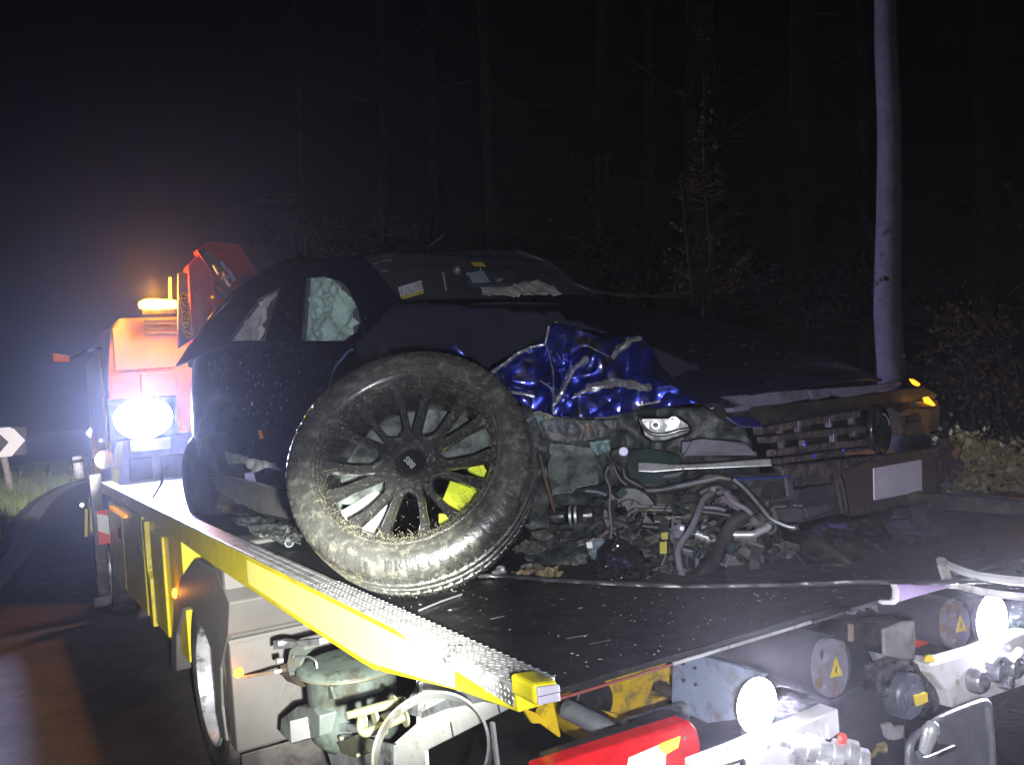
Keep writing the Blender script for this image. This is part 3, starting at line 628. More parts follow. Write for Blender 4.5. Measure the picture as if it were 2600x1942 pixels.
# --- mudguard (arch) seen from behind
P = yz('C3', .815, (405, 930), (415, 640), (432, 420), (480, 200), (595, 62), (760, 150), (860, 400), (850, 640), (840, 690), (790, 900), (800, 1200), (835, 1470), (790, 1440), (760, 1250), (745, 1000), (720, 760), (640, 560), (560, 420), (500, 440), (450, 640), (450, 925))
mb = MB(); mb.prism(P, (.46, 0, 0)); mgd = mb.build('mudguard', GREYP, T, bevel=.008)
a = yz('C3', .815, (840, 690)); b = yz('C3', .815, (838, 1465)); y_ = min(a.y, b.y); z0, z1 = b.z, a.z
mb = MB(); mb.box((.82, y_ - .022, z0), (1.30, y_ + .10, z1)); fl = mb.build('mudguard_face', GREYP, T, bevel=.012)
mb = MB(); mb.box((.816, y_ - .032, z1 - .012), (1.302, y_ - .0225, z1 + .006)); mb.build('mudguard_lip', GREYP, fl, bevel=.003)
mb = MB(); mb.box((.817, y_ - .024, z1 + .0065), (1.30, y_ + .2, z1 + .42)); mb.build('arch_panel', GREYP, T, bevel=.02)
for i in range(3):
    xx = 1.0 + i * .065
    mb = MB(); mb.prism([(xx, y_ - .03, z0 + .18), (xx + .03, y_ - .03, z0 + .20), (xx + .12, y_ - .03, z0 + .36), (xx + .09, y_ - .03, z0 + .37)], (0, .009, 0)); mb.build('raised_rib', GREYP, fl, bevel=.003)
for i in range(4):
    xx = .97 + i * .075
    mb = MB(); mb.tube([(xx, y_ - .026, z1 + .23), (xx, y_ - .027, z1 + .13), (xx + .012, y_ - .027, z1 + .118), (xx + .026, y_ - .027, z1 + .13), (xx + .026, y_ - .026, z1 + .23)], .003, 6); mb.build('arch_rib', GREYP, T)
mb = MB(); mb.box((.835, y_ - .03, z0 - .30), (1.28, y_ - .015, z0 - .006)); mb.build('mud_flap', mat('wet_flap_rubber', (.13, .12, .11), .45, var=.3, dirt=(.06, .05, .05), dirt_amt=.45, dirt_scale=6), T, bevel=.004)
# --- rear wheel
def truck_wheel(c, R, wd, name='wheel', rimr=.66):
    mb = MB(); mb.lathe(c, -XA, [(-wd, R * rimr), (-wd, R * .95), (-wd * .9, R), (-.02, R), (0, R * .96), (.005, R * .85), (0, R * rimr * 1.04), (-.01, R * rimr)], 64)
    o = mb.build(name, RUBT, T, smooth_=40)
    r = R * rimr
    mb = MB(); mb.lathe(c, -XA, [(-.012, r), (.004, r * .99), (.004, r * .94), (-.012, r * .92), (-.06, r * .88), (-.10, r * .70), (-.105, r * .55), (-.09, r * .42), (-.05, r * .36), (-.045, r * .2), (-.045, 0)], 64)
    q = mb.build('rim', TRIM, o, smooth_=30)
    for k in range(8):
        a = k * math.pi / 4 + .3; p = Vector(c) + Vector((.1, math.cos(a) * r * .62, math.sin(a) * r * .62)); mb = MB(); mb.cyl(p, p - XA * .012, .018, 10); mb.build('rim_hole', BLK, o)
    for k in range(8):
        a = k * math.pi / 4; p = Vector(c) + Vector((.09, math.cos(a) * r * .48, math.sin(a) * r * .48)); mb = MB(); mb.cyl(p, p - XA * .02, .011, 6); mb.build('wheel_nut', STEEL, o)
    return o
truck_wheel((.83, 4.50, .28), .44, .24)
fw = onX(.83)('C2', (722, 1060))
truck_wheel((.83, 8.95, .26), .42, .22)
# --- cabinets under the deck
mb = MB(); mb.box((.835, 5.02, .27), (1.3, 8.35, .958)); cab0 = mb.build('cabinet_body', YEL, T, bevel=.004)
ys = [8.32, 7.42, 6.32, 5.98, 5.5]
mats_ = (YEL, YEL, YELD)
for i, (y0, y1, z0, z1) in enumerate(((7.46, 8.32, .28, .93), (6.36, 7.42, .28, .95), (5.55, 6.0, .30, .90))):
    mb = MB(); mb.box((.815, y0, z0), (.8345, y1, z1)); d_ = mb.build('cabinet_door', YEL, T, bevel=.006)
    if i < 2:
        for yy in ((y0 + .12),):
            mb = MB(); mb.lathe((.812, yy, .72), -XA, [(0, .045), (.006, .045), (.010, .036), (.004, .03), (.004, 0)], 20); mb.build('door_lock', BLK, d_, smooth_=30)
            mb = MB(); mb.box((.800, yy - .012, .70), (.808, yy + .012, .75)); mb.build('door_handle', CHR, d_, bevel=.003)
mb = MB(); mb.prism([(.80, 6.22, .95), (.80, 6.12, .94), (.80, 6.12, .62), (.80, 6.04, .58), (.80, 6.02, .275), (.80, 6.14, .275)], (.034, 0, 0)); mb.build('cabinet_post', YEL, T, bevel=.004)
mb = MB(); mb.box((.81, 6.34, .945), (.83, 6.36, .96)); 
c = yz('C2', .795, (1303, 1375)); mb = MB(); mb.lathe(c + XA * .03, -XA, [(0, .03), (.012, .028), (.02, .02), (.024, 0)], 18); mb.build('amber_marker', AMBL, T, smooth_=50)
point('amber_marker_light', c - XA * .05, .7, (1, .32, .02), .015)
c = yz('C2', .79, (775, 590)); mb = MB(); mb.lathe(c + XA * .03, -XA, [(0, .028), (.015, .026), (.022, 0)], 16); mb.build('amber_marker', mat('cream_lens_lit', (1, .8, .6), .2, var=0, emit=(1, .75, .5), estr=3), T, smooth_=50)
a, b = yz('C2', .80, (845, 710), (955, 785)); mb = MB(); mb.bar(a, b, .02, .03, XA); mb.build('amber_strip', AMBD, T)
# --- outrigger leg with red and white marker board
mb = MB(); mb.box((.70, 8.55, .08), (.80, 8.66, 1.15)); mb.build('outrigger_leg', BLK, T, bevel=.006)
mb = MB(); mb.box((.66, 8.50, -.02), (.82, 8.70, .08)); mb.build('outrigger_foot', DGREY, T, bevel=.02)
bx0, bx1 = .735, .825
z1 = xz('C2', 8.5, (800, 735)).z; z0 = xz('C2', 8.5, (830, 990)).z
mb = MB(); mb.box((bx0, 8.505, z0), (bx1, 8.515, z1)); bd = mb.build('marker_board', WRET, T)
h = z1 - z0
mb = MB(); mb.prism([(bx0, 8.5025, z1), (bx1, 8.5025, z1), (bx1, 8.5025, z1 - h * .18), (bx0, 8.5025, z1 - h * .08)], (0, .002, 0)); mb.build('red_stripe', RRET, bd)
mb = MB(); mb.prism([(bx0, 8.5025, z0), (bx1, 8.5025, z0), (bx1, 8.5025, z0 + h * .24), (bx0, 8.5025, z0 + h * .42)], (0, .002, 0)); mb.build('red_stripe', RRET, bd)
for x0, x1, ya, yb in ((645, 668, 725, 940), (690, 708, 720, 900)):
    P = xz('C2', 8.6, (x0, ya), (x1, ya), (x1, yb), (x0, yb)); mb = MB(); mb.prism(P, (0, .02, 0)); mb.build('yellow_post_strip', YEL, T)
P = xz('C2', 8.62, (670, 640), (760, 650), (770, 940), (660, 930)); mb = MB(); mb.prism(P, (0, .06, 0)); mb.build('valve_block', BLK, T, bevel=.01)
c = xz('C2', 8.58, (622, 695)); mb = MB(); mb.lathe(c, -YA, [(0, .03), (.02, .03), (.03, .02), (.03, 0)], 16); mb.build('round_reflector', CHR, T, smooth_=30)
c = xz('C2', 9.2, (800, 350)); mb = MB(); mb.lathe(c, -YA, [(0, .0), (.0, .09), (.02, .09), (.03, .04), (.03, 0)], 20); o = mb.build('side_lamp', WRET, T, smooth_=50); 
P = xz('C2', 9.0, (655, 150), (690, 100), (705, 130), (690, 185)); mb = MB(); mb.prism(P, (0, .01, 0)); mb.build('small_reflector', WRET, T)
c = xz('C2', 9.0, (768, 205)); mb = MB(); mb.cyl(c, c - YA * .02, .02, 12); mb.build('small_reflector', WRET, T)
# --- cab
CABY = mat('cab_yellow', (.74, .40, .02), .4, var=.08, scale=4, coat=.2)
mb = MB(); mb.prism([(.95, 9.3, .95), (.99, 9.3, 2.1), (1.04, 9.3, 2.5), (1.13, 9.3, 2.62), (2.8, 9.3, 2.62), (2.9, 9.3, 2.5), (2.95, 9.3, 2.0), (2.98, 9.3, .95)], (0, 1.7, 0)); cb = mb.build('cab', CABY, T, bevel=.03)
mb = MB(); mb.box((1.06, 9.285, 2.10), (1.60, 9.2985, 2.52)); mb.build('cab_rear_panel', CABY, cb, bevel=.006)
mb = MB(); mb.box((1.28, 9.27, 1.72), (1.62, 9.2985, 2.06)); mb.build('cab_rear_panel', CABY, cb, bevel=.01)
for i in range(4):
    mb = MB(); mb.box((1.36, 9.25, 2.58 - i * .045), (1.66, 9.299, 2.60 - i * .045)); mb.build('vent_slat', YEL, cb, bevel=.003)
mb = MB(); mb.box((.94, 9.45, 1.2), (.965, 10.9, 2.3)); mb.build('cab_door', CABY, cb, bevel=.01)
mb = MB(); mb.box((.98, 9.28, .30), (2.9, 10.9, .948)); mb.build('cab_base', BLK, T, bevel=.02)
# headboard in front of the cab
for x0, x1 in ((1.08, 1.28), (1.36, 1.7)):
    mb = MB(); mb.box((x0, 8.94, 1.03), (x1, 8.96, 1.24)); mb.build('headboard_window', mat('grey_mesh_panel', (.09, .09, .09), .5), T, bevel=.004)
mb = MB(); mb.box((.95, 8.97, .99), (2.9, 9.05, 1.45)); hb = mb.build('headboard', mat('headboard_grey', (.30, .27, .24), .5, var=.1), T, bevel=.008)
mb = MB(); mb.prism([(.90, 8.93, .99), (.97, 8.93, .99), (1.06, 8.93, 1.5), (1.0, 8.93, 1.5)], (0, .06, 0)); mb.build('headboard_post', YEL, T, bevel=.004)
mb = MB(); mb.box((1.09, 8.90, 1.30), (1.46, 8.968, 1.44)); mb.build('lamp_carrier', YEL, T, bevel=.01)
# headboard work lamp, lens widened to stand for glare, shining back along the deck
lc = onY(8.86)('V', (310, 903))
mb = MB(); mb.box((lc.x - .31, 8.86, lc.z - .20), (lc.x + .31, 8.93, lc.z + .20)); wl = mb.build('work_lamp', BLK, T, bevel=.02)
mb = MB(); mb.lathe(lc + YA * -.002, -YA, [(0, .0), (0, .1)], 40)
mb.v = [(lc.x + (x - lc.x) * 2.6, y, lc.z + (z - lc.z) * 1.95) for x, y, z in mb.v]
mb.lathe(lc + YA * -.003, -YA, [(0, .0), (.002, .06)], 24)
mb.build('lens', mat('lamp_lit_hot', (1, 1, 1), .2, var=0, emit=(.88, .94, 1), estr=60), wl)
spot('work_lamp_light', lc - YA * .06, Vector((1.3, 1.0, 1.0)), 1500, (.44, .52, 1.0), 165, .6, .12)
# beacon bar and aerial
bc = onY(9.12)('C1', (1195, 672))
mb = MB(); mb.lathe(bc, XA, [(-.17, 0), (-.16, .03), (-.10, .058), (0, .06), (.08, .05), (.17, .045), (.19, .03), (.19, 0)], 24); mb.build('beacon', BEAC, T, smooth_=50)
mb = MB(); mb.box((bc.x - .15, bc.y - .05, 2.62), (bc.x + .18, bc.y + .05, bc.z - .05)); mb.build('beacon_base', BLK, T, bevel=.01)
point('beacon_light', bc + Vector((-.05, -.18, .12)), 105, (1, .36, .025), .06)
spot('beacon_light', bc + Vector((0, -.16, .02)), bc + Vector((-.10, -.16, -1.0)), 40, (1, .38, .04), 130, .5, .06)
a = onY(9.3)('C1', (1300, 640)); b = onY(9.3)('C1', (1297, 465)); mb = MB(); mb.cyl(a, b, .016, 8); mb.build('aerial_post', mat('aerial_cream', (.7, .6, .4), .5), T)
# mirror
a = onY(9.9)('C1', (395, 1038), (535, 1060), (530, 1112), (400, 1110)); mb = MB(); mb.prism(a, (0, .05, 0)); mb.build('cab_mirror', mat('mirror_shell', (.45, .2, .1), .5), T, bevel=.015)
mb = MB(); mb.tube(onY(9.95)('C1', (530, 1085), (660, 1025), (790, 1000)), .008, 6); mb.build('mirror_arm', DGREY, T)
P = onY(9.8)('C1', (655, 1030), (700, 1000), (745, 1012), (700, 1030)); mb = MB(); mb.prism(P, (0, .01, 0)); mb.build('small_reflector', WHITEP, T)
# --- crane
P = onY(8.90)('C1', (1355, 430), (1432, 425), (1445, 760), (1480, 930), (1355, 1010)); mb = MB(); mb.prism(P, (0, .03, 0)); crn = mb.build('crane_column', PURP, T, bevel=.01)
P = onY(8.93)('C1', (1432, 372), (1520, 285), (1640, 400), (1640, 560), (1745, 640), (1640, 850), (1560, 960), (1470, 960), (1450, 760)); mb = MB(); mb.prism(P, (0, .22, 0)); cm = mb.build('crane_boom', REDP, T, bevel=.012)
P = onY(8.88)('C1', (1500, 250), (1600, 190), (1830, 210), (1900, 330), (1960, 430), (1880, 560), (1740, 642), (1660, 480)); mb = MB(); mb.prism(P, (0, .20, 0)); mb.build('crane_knuckle', REDP, T, bevel=.012)
P = onY(8.865)('C1', (1505, 260), (1560, 245), (1640, 300), (1720, 420), (1790, 560), (1740, 640), (1700, 560), (1600, 400)); mb = MB(); mb.prism(P, (0, .014, 0)); mb.build('crane_slot', mat('dark_plum_slot', (.05, .03, .05), .5), T)
for a, b in (((1630, 370), (1670, 440)), ((1685, 345), (1725, 410)), ((1700, 420), (1740, 510)), ((1740, 400), (1790, 490)), ((1690, 470), (1760, 450)), ((1725, 485), (1760, 530))):
    mb = MB(); mb.cyl(onY(8.85)('C1', a), onY(8.85)('C1', b), .018, 10); mb.build('crane_cylinder', mat('violet_steel', (.3, .26, .42), .3, .5), T, smooth_=40)
for p, r in (((1860, 487), .04), ((1680, 602), .035)):
    c = onY(8.86)('C1', p); mb = MB(); mb.cyl(c + YA * .02, c - YA * .005, r, 20); mb.build('crane_pin', mat('plum_pin', (.08, .03, .06), .5), T, smooth_=40)
P = onY(8.86)('C1', (1620, 660), (1700, 740), (1640, 760)); mb = MB(); mb.prism(P, (0, .02, 0)); mb.build('crane_gusset', PURP, T)
c = onY(8.86)('C1', (1620, 615)); mb = MB(); mb.lathe(c, -YA, [(0, .016), (.01, .016), (.016, 0)], 12); mb.build('amber_indicator', AMBD, T)
P = onY(8.894)('C1', *[(1370, 600), (1378, 585), (1400, 578), (1425, 580), (1438, 600), (1475, 890), (1468, 915), (1445, 925), (1418, 922), (1402, 900)]); mb = MB(); mb.prism(P, (0, .0045, 0)); lb = mb.build('name_label', ORLAB, crn)
a, b = onY(8.890)('C1', (1438, 895)), onY(8.890)('C1', (1400, 600))
text('PALFINGER', (a + b) / 2, b - a, -XA + (b - a) * 0, .062, BLAT, crn)
a, b = onY(8.925)('C1', (1545, 880)), onY(8.925)('C1', (1500, 560))
text('PALFINGER', (a + b) / 2, b - a, -XA, .055, mat('faded_orange_print', (.5, .12, .03), .5, var=0), cm)

# ================================================================== WRECKED CAR
CAR = thing('wrecked_car', 'dark blue wrecked car with crumpled front wing on the truck deck', 'car', tuple(car(1.2, .95, 0)))
WC, HW = .95, .83
def cside(L):   # inset of the near side, plan shape
    return .12 + .13 * max(0, (-L - .25) / .5) ** 2 + .20 * max(0, (L - 2.5) / .6) ** 2
def belt(L):
    pts = [(-.95, .66), (-.8, .86), (-.6, .93), (-.3, .97), (.1, .985), (.6, .945), (1.0, .90), (1.5, .855), (1.7, .85)]
    for (a, b), (c, d) in zip(pts, pts[1:]):
        if L <= c: return b + (d - b) * max(0, (L - a)) / (c - a)
    return .85
def bot(L, c=-.02):
    d = L - c
    return max(.17, .30 + math.sqrt(max(0, .36 ** 2 - d * d)) - .02) if abs(d) < .36 else .17
mb = MB(); St = [-.95 + i * .05 for i in range(54)]; St = [s for s in St if s <= 1.72]; ns = 0
for L in St:
    wi = cside(L); bt = bot(L); bh = belt(L)
    ring = [(wi + .06, bt), (wi, bt + .03), (wi - .025, max(bt + .05, .35)), (wi - .03, max(bt + .07, .55)), (wi - .02, max(bt + .09, .72)), (wi + .0, max(bh - .05, bt + .1)), (wi + .035, bh), (wi + .12, bh + .012)]
    ring = ring + [(2 * WC - x, h) for x, h in reversed(ring)]
    ns = len(ring)
    for x, h in ring: mb.v.append(tuple(car(L, x, h)))
n = len(St)
mb.f = [(i * ns + k, i * ns + k + 1, (i + 1) * ns + k + 1, (i + 1) * ns + k) for i in range(n - 1) for k in range(ns - 1)]
mb.f += [tuple(range(ns)), tuple(range(n * ns - 1, (n - 1) * ns - 1, -1))]
body = mb.build('body', CARP, CAR, smooth_=40)
# near side of the cabin with its two window openings
g = onW(.15)
outer = [(378, 792), (405, 750), (440, 712), (500, 645), (548, 600), (600, 577), (700, 560), (775, 556), (850, 642), (866, 652), (790, 742), (640, 745), (480, 745)]
w1 = [(490, 738), (572, 738), (606, 620), (560, 645), (525, 690)]
w2 = [(650, 736), (745, 737), (770, 718), (780, 694), (772, 665), (752, 622), (735, 608), (700, 598), (660, 601)]
sd = holed(g('V', *outer), [g('V', *w1), g('V', *w2)], clt * .03, 'cabin_side', CARP, CAR)
for wdw, nm, m_, s_ in ((w1, 'side_airbag', CL1, 3), (w2, 'side_airbag', CL2, 8)):
    cx = sum(p[0] for p in wdw) / len(wdw); cy = sum(p[1] for p in wdw) / len(wdw)
    big = [(cx + (x - cx) * 1.10, cy + (y - cy) * 1.08) for x, y in wdw]
    ab = crumple(nm, m_, CAR, onW(.22), 'V', big, 1.7, .034, 6.5, -clt, sd=s_, thick=.001)
    ab['label'] = 'deployed white side airbag behind the rear window' if s_ == 3 else 'deployed greenish side airbag filling the front door window'
    mb = MB(); mb.prism(g('V', *wdw), clt * .004); mb.v = [tuple(Vector(v) + clt * .008) for v in mb.v]; mb.build('side_window', GLASS, CAR)
# far cabin side, roof, rear window slope
def wfar(pts, off=1.75): return [car(*p) for p in pts]
mb = MB(); mb.prism([car(-.68, 1.68, .93), car(-.3, 1.68, 1.15), (car(.2, 1.66, 1.3)), car(1.05, 1.66, 1.33), car(1.55, 1.70, .99), car(.5, 1.72, .95)], clt * .03); mb.build('cabin_side', CARP, CAR)
mb = MB(); RL = [(-.62, .93), (-.35, 1.10), (0, 1.20), (.35, 1.285), (.7, 1.325), (.95, 1.33), (1.15, 1.295)]
for L, H in RL:
    for k in range(13):
        u = k / 12; W = .20 + u * 1.5; mb.v.append(tuple(car(L, W, H + .05 * math.sin(math.pi * u) - .02)))
mb.f = [(i * 13 + k, i * 13 + k + 1, (i + 1) * 13 + k + 1, (i + 1) * 13 + k) for i in range(len(RL) - 1) for k in range(12)]
mb.build('roof', CARP, CAR, smooth_=60, thick=.012)
mb = MB(); mb.tube([car(-.66, .20, .90), car(-.60, .19, .95), car(-.35, .18, 1.10), car(0, .17, 1.21), car(.4, .165, 1.285), car(.8, .165, 1.315), car(1.13, .17, 1.27)], .016, 8, 3); mb.build('roof_rail', BLKG, CAR, smooth_=50)
# windscreen: frame, glass, things behind it
g = onp(car(1, 0, 0) * 0 + (cfw * .62 + UP * .78), 0)
wn = (cfw * .62 + UP * .78).normalized(); wcst = car(1.18, .9, 1.29).dot(wn)
gw = onp(wn, wcst)
A = gw('V', (860, 650), (777, 557), (880, 549), (1000, 545), (1113, 545), (1190, 575), (1270, 636), (1100, 640))
mb = MB(); mb.prism(A, wn * .004); mb.build('windscreen', mat('windscreen_glass', (.6, .65, .75), .04, var=0, alpha=.04, spec=.4), CAR)
mb = MB(); mb.tube(gw('V', (858, 650), (776, 556), (850, 549), (1000, 543), (1120, 542)), .012, 8, 3); mb.build('windscreen_trim', BLKG, CAR, smooth_=50)
mb = MB(); mb.tube(gw('V', (1113, 542), (1190, 570), (1280, 630), (1480, 640)), .012, 8, 3); mb.build('windscreen_trim', BLK, CAR, smooth_=50)
def behind(d): return onp(wn, wcst - d)
b1 = behind(.012)
P = b1('D7', (508, 345), (695, 290), (716, 392), (535, 443)); mb = MB(); mb.prism(P, -wn * .002); st = mb.build('windscreen_sticker', mat('lilac_sticker', (.9, .88, 1.0), .5, var=.05), CAR)
b0 = behind(.009)
P = b0('D7', (527, 420), (710, 372), (715, 392), (535, 443)); mb = MB(); mb.prism(P, -wn * .002); mb.build('sticker_stripe', YPR, st)
cc = b0('D7', *[(671 + 30 * math.cos(t), 337 + 30 * math.sin(t)) for t in [i * math.pi / 12 for i in range(25)]]); mb = MB(); mb.tube(cc, .0012, 6); mb.build('sticker_symbol', mat('dark_red_print', (.15, .01, .03), .5, var=0), st)
mb = MB(); mb.tube(b0('D7', (655, 355), (688, 318)), .001, 5); mb.tube(b0('D7', (655, 318), (688, 355)), .001, 5); mb.tube(b0('D7', (660, 340), (672, 325), (684, 340)), .001, 5); mb.build('sticker_mark', BLAT, st)
for a, b in (((535, 350), (540, 375)), ((530, 392), (545, 388)), ((560, 385), (580, 372)), ((590, 345), (600, 380)), ((600, 385), (625, 360)), ((560, 410), (590, 398)), ((620, 385), (640, 372)), ((565, 352), (580, 348))):
    mb = MB(); mb.tube(b0('D7', a, b), .0013, 5); mb.build('sticker_mark', BLAT, st)
P = behind(.02)('D7', (1090, 145), (1185, 145), (1216, 178), (1120, 175)); mb = MB(); mb.prism(P, -wn * .002); mb.build('yellow_visor_label', YPR, CAR)
bm_ = behind(.08)
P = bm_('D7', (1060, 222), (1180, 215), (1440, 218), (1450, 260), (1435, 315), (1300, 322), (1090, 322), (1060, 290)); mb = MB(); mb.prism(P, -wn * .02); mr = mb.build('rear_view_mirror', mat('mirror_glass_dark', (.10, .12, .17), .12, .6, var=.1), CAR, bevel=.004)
mb = MB(); mb.tube([p + wn * .004 for p in bm_('D7', (1062, 240), (1075, 222), (1180, 215))], .0022, 6, 2); mb.tube([p + wn * .004 for p in bm_('D7', (1390, 214), (1440, 220))], .0025, 6); mb.tube([p + wn * .004 for p in bm_('D7', (1105, 321), (1300, 321), (1430, 312))], .0016, 6); mb.build('mirror_rim', mat('blue_chrome', (.3, .4, .9), .15, .9), mr, smooth_=50)
P = [p + wn * .004 for p in bm_('D7', (1065, 240), (1190, 222), (1245, 310), (1110, 318))]; mb = MB(); mb.prism(P, wn * .002); mb.build('mirror_patch', mat('painted_reflection', (.4, .46, .55), .4, var=.1), mr)  # pale reflection in the mirror painted on as a flat patch
P = [p + wn * .004 for p in bm_('D7', (1310, 280), (1355, 278), (1330, 305), (1290, 305))]; mb = MB(); mb.prism(P, wn * .002); mb.build('mirror_patch', mat('painted_reflection_grey', (.4, .4, .42), .4), mr)  # second mirror reflection, likewise a painted patch
c = behind(.05)('D7', (985, 200)); mb = MB(); mb.lathe(c, wn, [(-.02, .0), (-.02, .022), (0, .02), (.012, .012), (.016, 0)], 20); mb.build('sensor_dome', mat('clear_dome', (.35, .4, .42), .05, .7), CAR, smooth_=60)
c = behind(.05)('D7', (1170, 195)); mb = MB(); mb.lathe(c, wn, [(-.01, .0), (-.01, .009), (0, .008), (.006, 0)], 12); mb.build('interior_lamp', CHR, CAR, smooth_=60)
a, b = behind(.03)('D7', (868, 228), (892, 372)); mb = MB(); mb.bar(a, b, .008, .004, wn); mb.build('pillar_strip', mat('pale_strip', (.45, .5, .5), .4), CAR)
P = [(1140, 330), (1300, 322), (1480, 318), (1560, 296), (1700, 292), (1800, 312), (1900, 355), (2040, 408), (1600, 425), (1150, 436), (1190, 400)]
crumple('dashboard_airbag', mat('airbag_cloth_grey', (.6, .54, .5), .8, var=.25), CAR, behind(.14), 'D7', P, 8, .012, 9, wn, sd=21, thick=.001)
a = behind(.30)('V', (790, 560), (1260, 560), (1320, 660), (830, 670)); mb = MB(); mb.prism(a, -wn * .02); mb.build('dark_interior', mat('dark_interior', (.012, .012, .018), .7, var=.3), CAR)
for a, b in (((370, 212), (430, 215)), ((370, 135), (455, 128)), ((305, 158), (350, 150))):
    p, q = behind(.02)('D7', a, b); mb = MB(); mb.tube([p, q], .003, 6); mb.build('wiper_piece', mat('grey_sliver', (.22, .24, .28), .3), CAR)
p, q = gw('D7', (232, 108), (482, 86)); mb = MB(); mb.tube([p, q], .003, 6); mb.build('roof_edge_strip', mat('blue_chrome', ()) if 0 else MATS['blue_chrome'], CAR)
# bonnet: from the cowl down to its front edge
mb = MB(); nu, nv = 22, 28
for i in range(nu + 1):
    t = i / nu
    for j in range(nv + 1):
        u = j / nv
        w0 = .22 + .30 * math.sin(math.pi * t * .75); w1_ = 1.70 - .10 * t ** 2
        W = w0 + (w1_ - w0) * u; e = math.sin(math.pi * u)
        L = 1.52 + (1.55 + .14 * e) * t
        H = .985 - .14 * t - .33 * t ** 1.9 + .035 * e * (1 - .4 * t) + (.015 if .12 < u < .16 or .84 < u < .88 else 0) * (1 - t)
        H += .002 * noise.noise((L * 3, W * 3, 0)) 
        if u < .05: H -= .03
        mb.v.append(tuple(car(L, W, H)))
mb.f = [(i * (nv + 1) + j, i * (nv + 1) + j + 1, (i + 1) * (nv + 1) + j + 1, (i + 1) * (nv + 1) + j) for i in range(nu) for j in range(nv)]
bon = mb.build('bonnet', CARP, CAR, smooth_=50, thick=.012)
mb = MB(); mb.cyl(onK(.05)('C7', (922, 196)), onK(.05)('C7', (922, 205)), .006, 8); mb.build('washer_jet', GREYH, bon)
# dark upper wing strip between door and bonnet
P = [(760, 745), (850, 650), (980, 655), (1200, 672), (1500, 780), (1560, 850), (1480, 870), (1390, 735), (1200, 705), (1180, 740), (1060, 790), (1030, 830), (900, 800), (840, 790), (780, 790)]
crumple('upper_wing', mat('matt_dark_wing', (.004, .005, .013), .7, var=.3, spec=.15), CAR, onK(.09), 'V', P, 7, .005, 3, kn, sd=2, sm=60)
# crumpled wing
SEG = [((880, 235), (855, 375), 1, .020), ((855, 375), (740, 395), 1, .016), ((740, 395), (620, 450), 1, .016), ((620, 450), (545, 520), 1, .014), ((545, 520), (430, 590), 1, .012),
       ((860, 380), (885, 560), -1, .020), ((885, 560), (912, 770), -1, .026), ((1140, 480), (1040, 560), 1, .026), ((1040, 560), (985, 690), 1, .026), ((985, 690), (930, 800), 1, .02), ((912, 770), (912, 880), 1, .02),
       ((800, 640), (890, 700), -1, .014), ((890, 700), (915, 760), 1, .015), ((1550, 325), (1470, 350), 1, .016), ((1470, 350), (1400, 410), 1, .016), ((1400, 410), (1350, 460), 1, .015), ((1170, 385), (1320, 460), -1, .018),
       ((1070, 750), (1180, 690), 1, .010), ((1180, 690), (1380, 655), 1, .014), ((1380, 655), (1600, 690), 1, .014), ((990, 400), (1010, 620), -1, .03), ((590, 520), (600, 640), -1, .014), ((600, 720), (760, 750), 1, .012), ((1530, 822), (1700, 792), 1, .004)]
WIDE = [6, 6, 14, 16, 9, 5, 5, 16, 20, 14, 8, 4, 10, 12, 22, 14, 5, 10, 26, 24, 0, 0, 8, 5]
def crease(x, y):
    d = 0; wv = 0
    for n_, ((x0, y0), (x1, y1), s, a) in enumerate(SEG):
        t = max(0, min(1, ((x - x0) * (x1 - x0) + (y - y0) * (y1 - y0)) / ((x1 - x0) ** 2 + (y1 - y0) ** 2)))
        q = math.hypot(x - x0 - t * (x1 - x0), y - y0 - t * (y1 - y0))
        d += s * a * math.exp(-(q / 60.)) * 1.25
        wd = WIDE[n_] * (1 + .7 * noise.noise((x * .02, y * .02, 3.3)))
        if wd > 0 and q < wd * 1.3: wv = max(wv, min(1, (wd * 1.3 - q) / (wd * .35)))
    return d, wv * (.75 + .5 * noise.noise((x * .06, y * .06, 8)))
P = [(180, 375), (330, 540), (400, 570), (560, 490), (640, 420), (760, 375), (850, 355), (872, 235), (930, 222), (1010, 225), (1120, 270), (1300, 330), (1480, 300), (1560, 310), (1650, 420), (1640, 600), (1840, 700), (2040, 790), (1800, 830), (1500, 870), (1300, 908), (1080, 915), (900, 895), (760, 850), (660, 800), (540, 700), (400, 640), (320, 600), (180, 560), (60, 520), (20, 430)]
def wrapf(x, y): return .05 * ((x - 900) / 900) - .00005 * max(0, x - 1300) 
wing = crumple('front_wing', CRUMP, CAR, onK(-.0), 'C7', P, 4.0, .034, 3.3, kn, sd=5, thick=.0015, creases=crease, sm=40, octv=3)
wing['label'] = 'bright blue crumpled front wing with scraped creases'
# lower sill trim, torn edges, door side details
P = onW(.06)('V', (450, 1020), (560, 1045), (650, 1078), (640, 1125), (560, 1108), (470, 1062)); mb = MB(); mb.prism(P, clt * .03); mb.build('sill_trim', mat('grey_sill_plastic', (.10, .10, .09), .5, var=.2, dirt=(.05, .05, .04), dirt_amt=.3), CAR, bevel=.005)
mb = MB(); mb.tube(onW(.055)('V', (452, 1022), (520, 1034), (580, 1050), (645, 1075)), .006, 8, 3); mb.build('sill_strip', STEEL, CAR, smooth_=50)
crumple('torn_lining', mat('pale_torn_lining', (.42, .44, .44), .5, var=.3), CAR, onW(.10), 'V', [(490, 972), (540, 985), (600, 1000), (620, 1018), (580, 1012), (560, 1020), (530, 1000), (500, 1003)], 2.5, .02, 14, -clt, sd=4)
crumple('inner_sill', LINER, CAR, onW(.2), 'V', [(600, 1000), (660, 1020), (660, 1120), (560, 1110), (500, 1080), (590, 1070)], 4, .015, 7, -clt, sd=14)
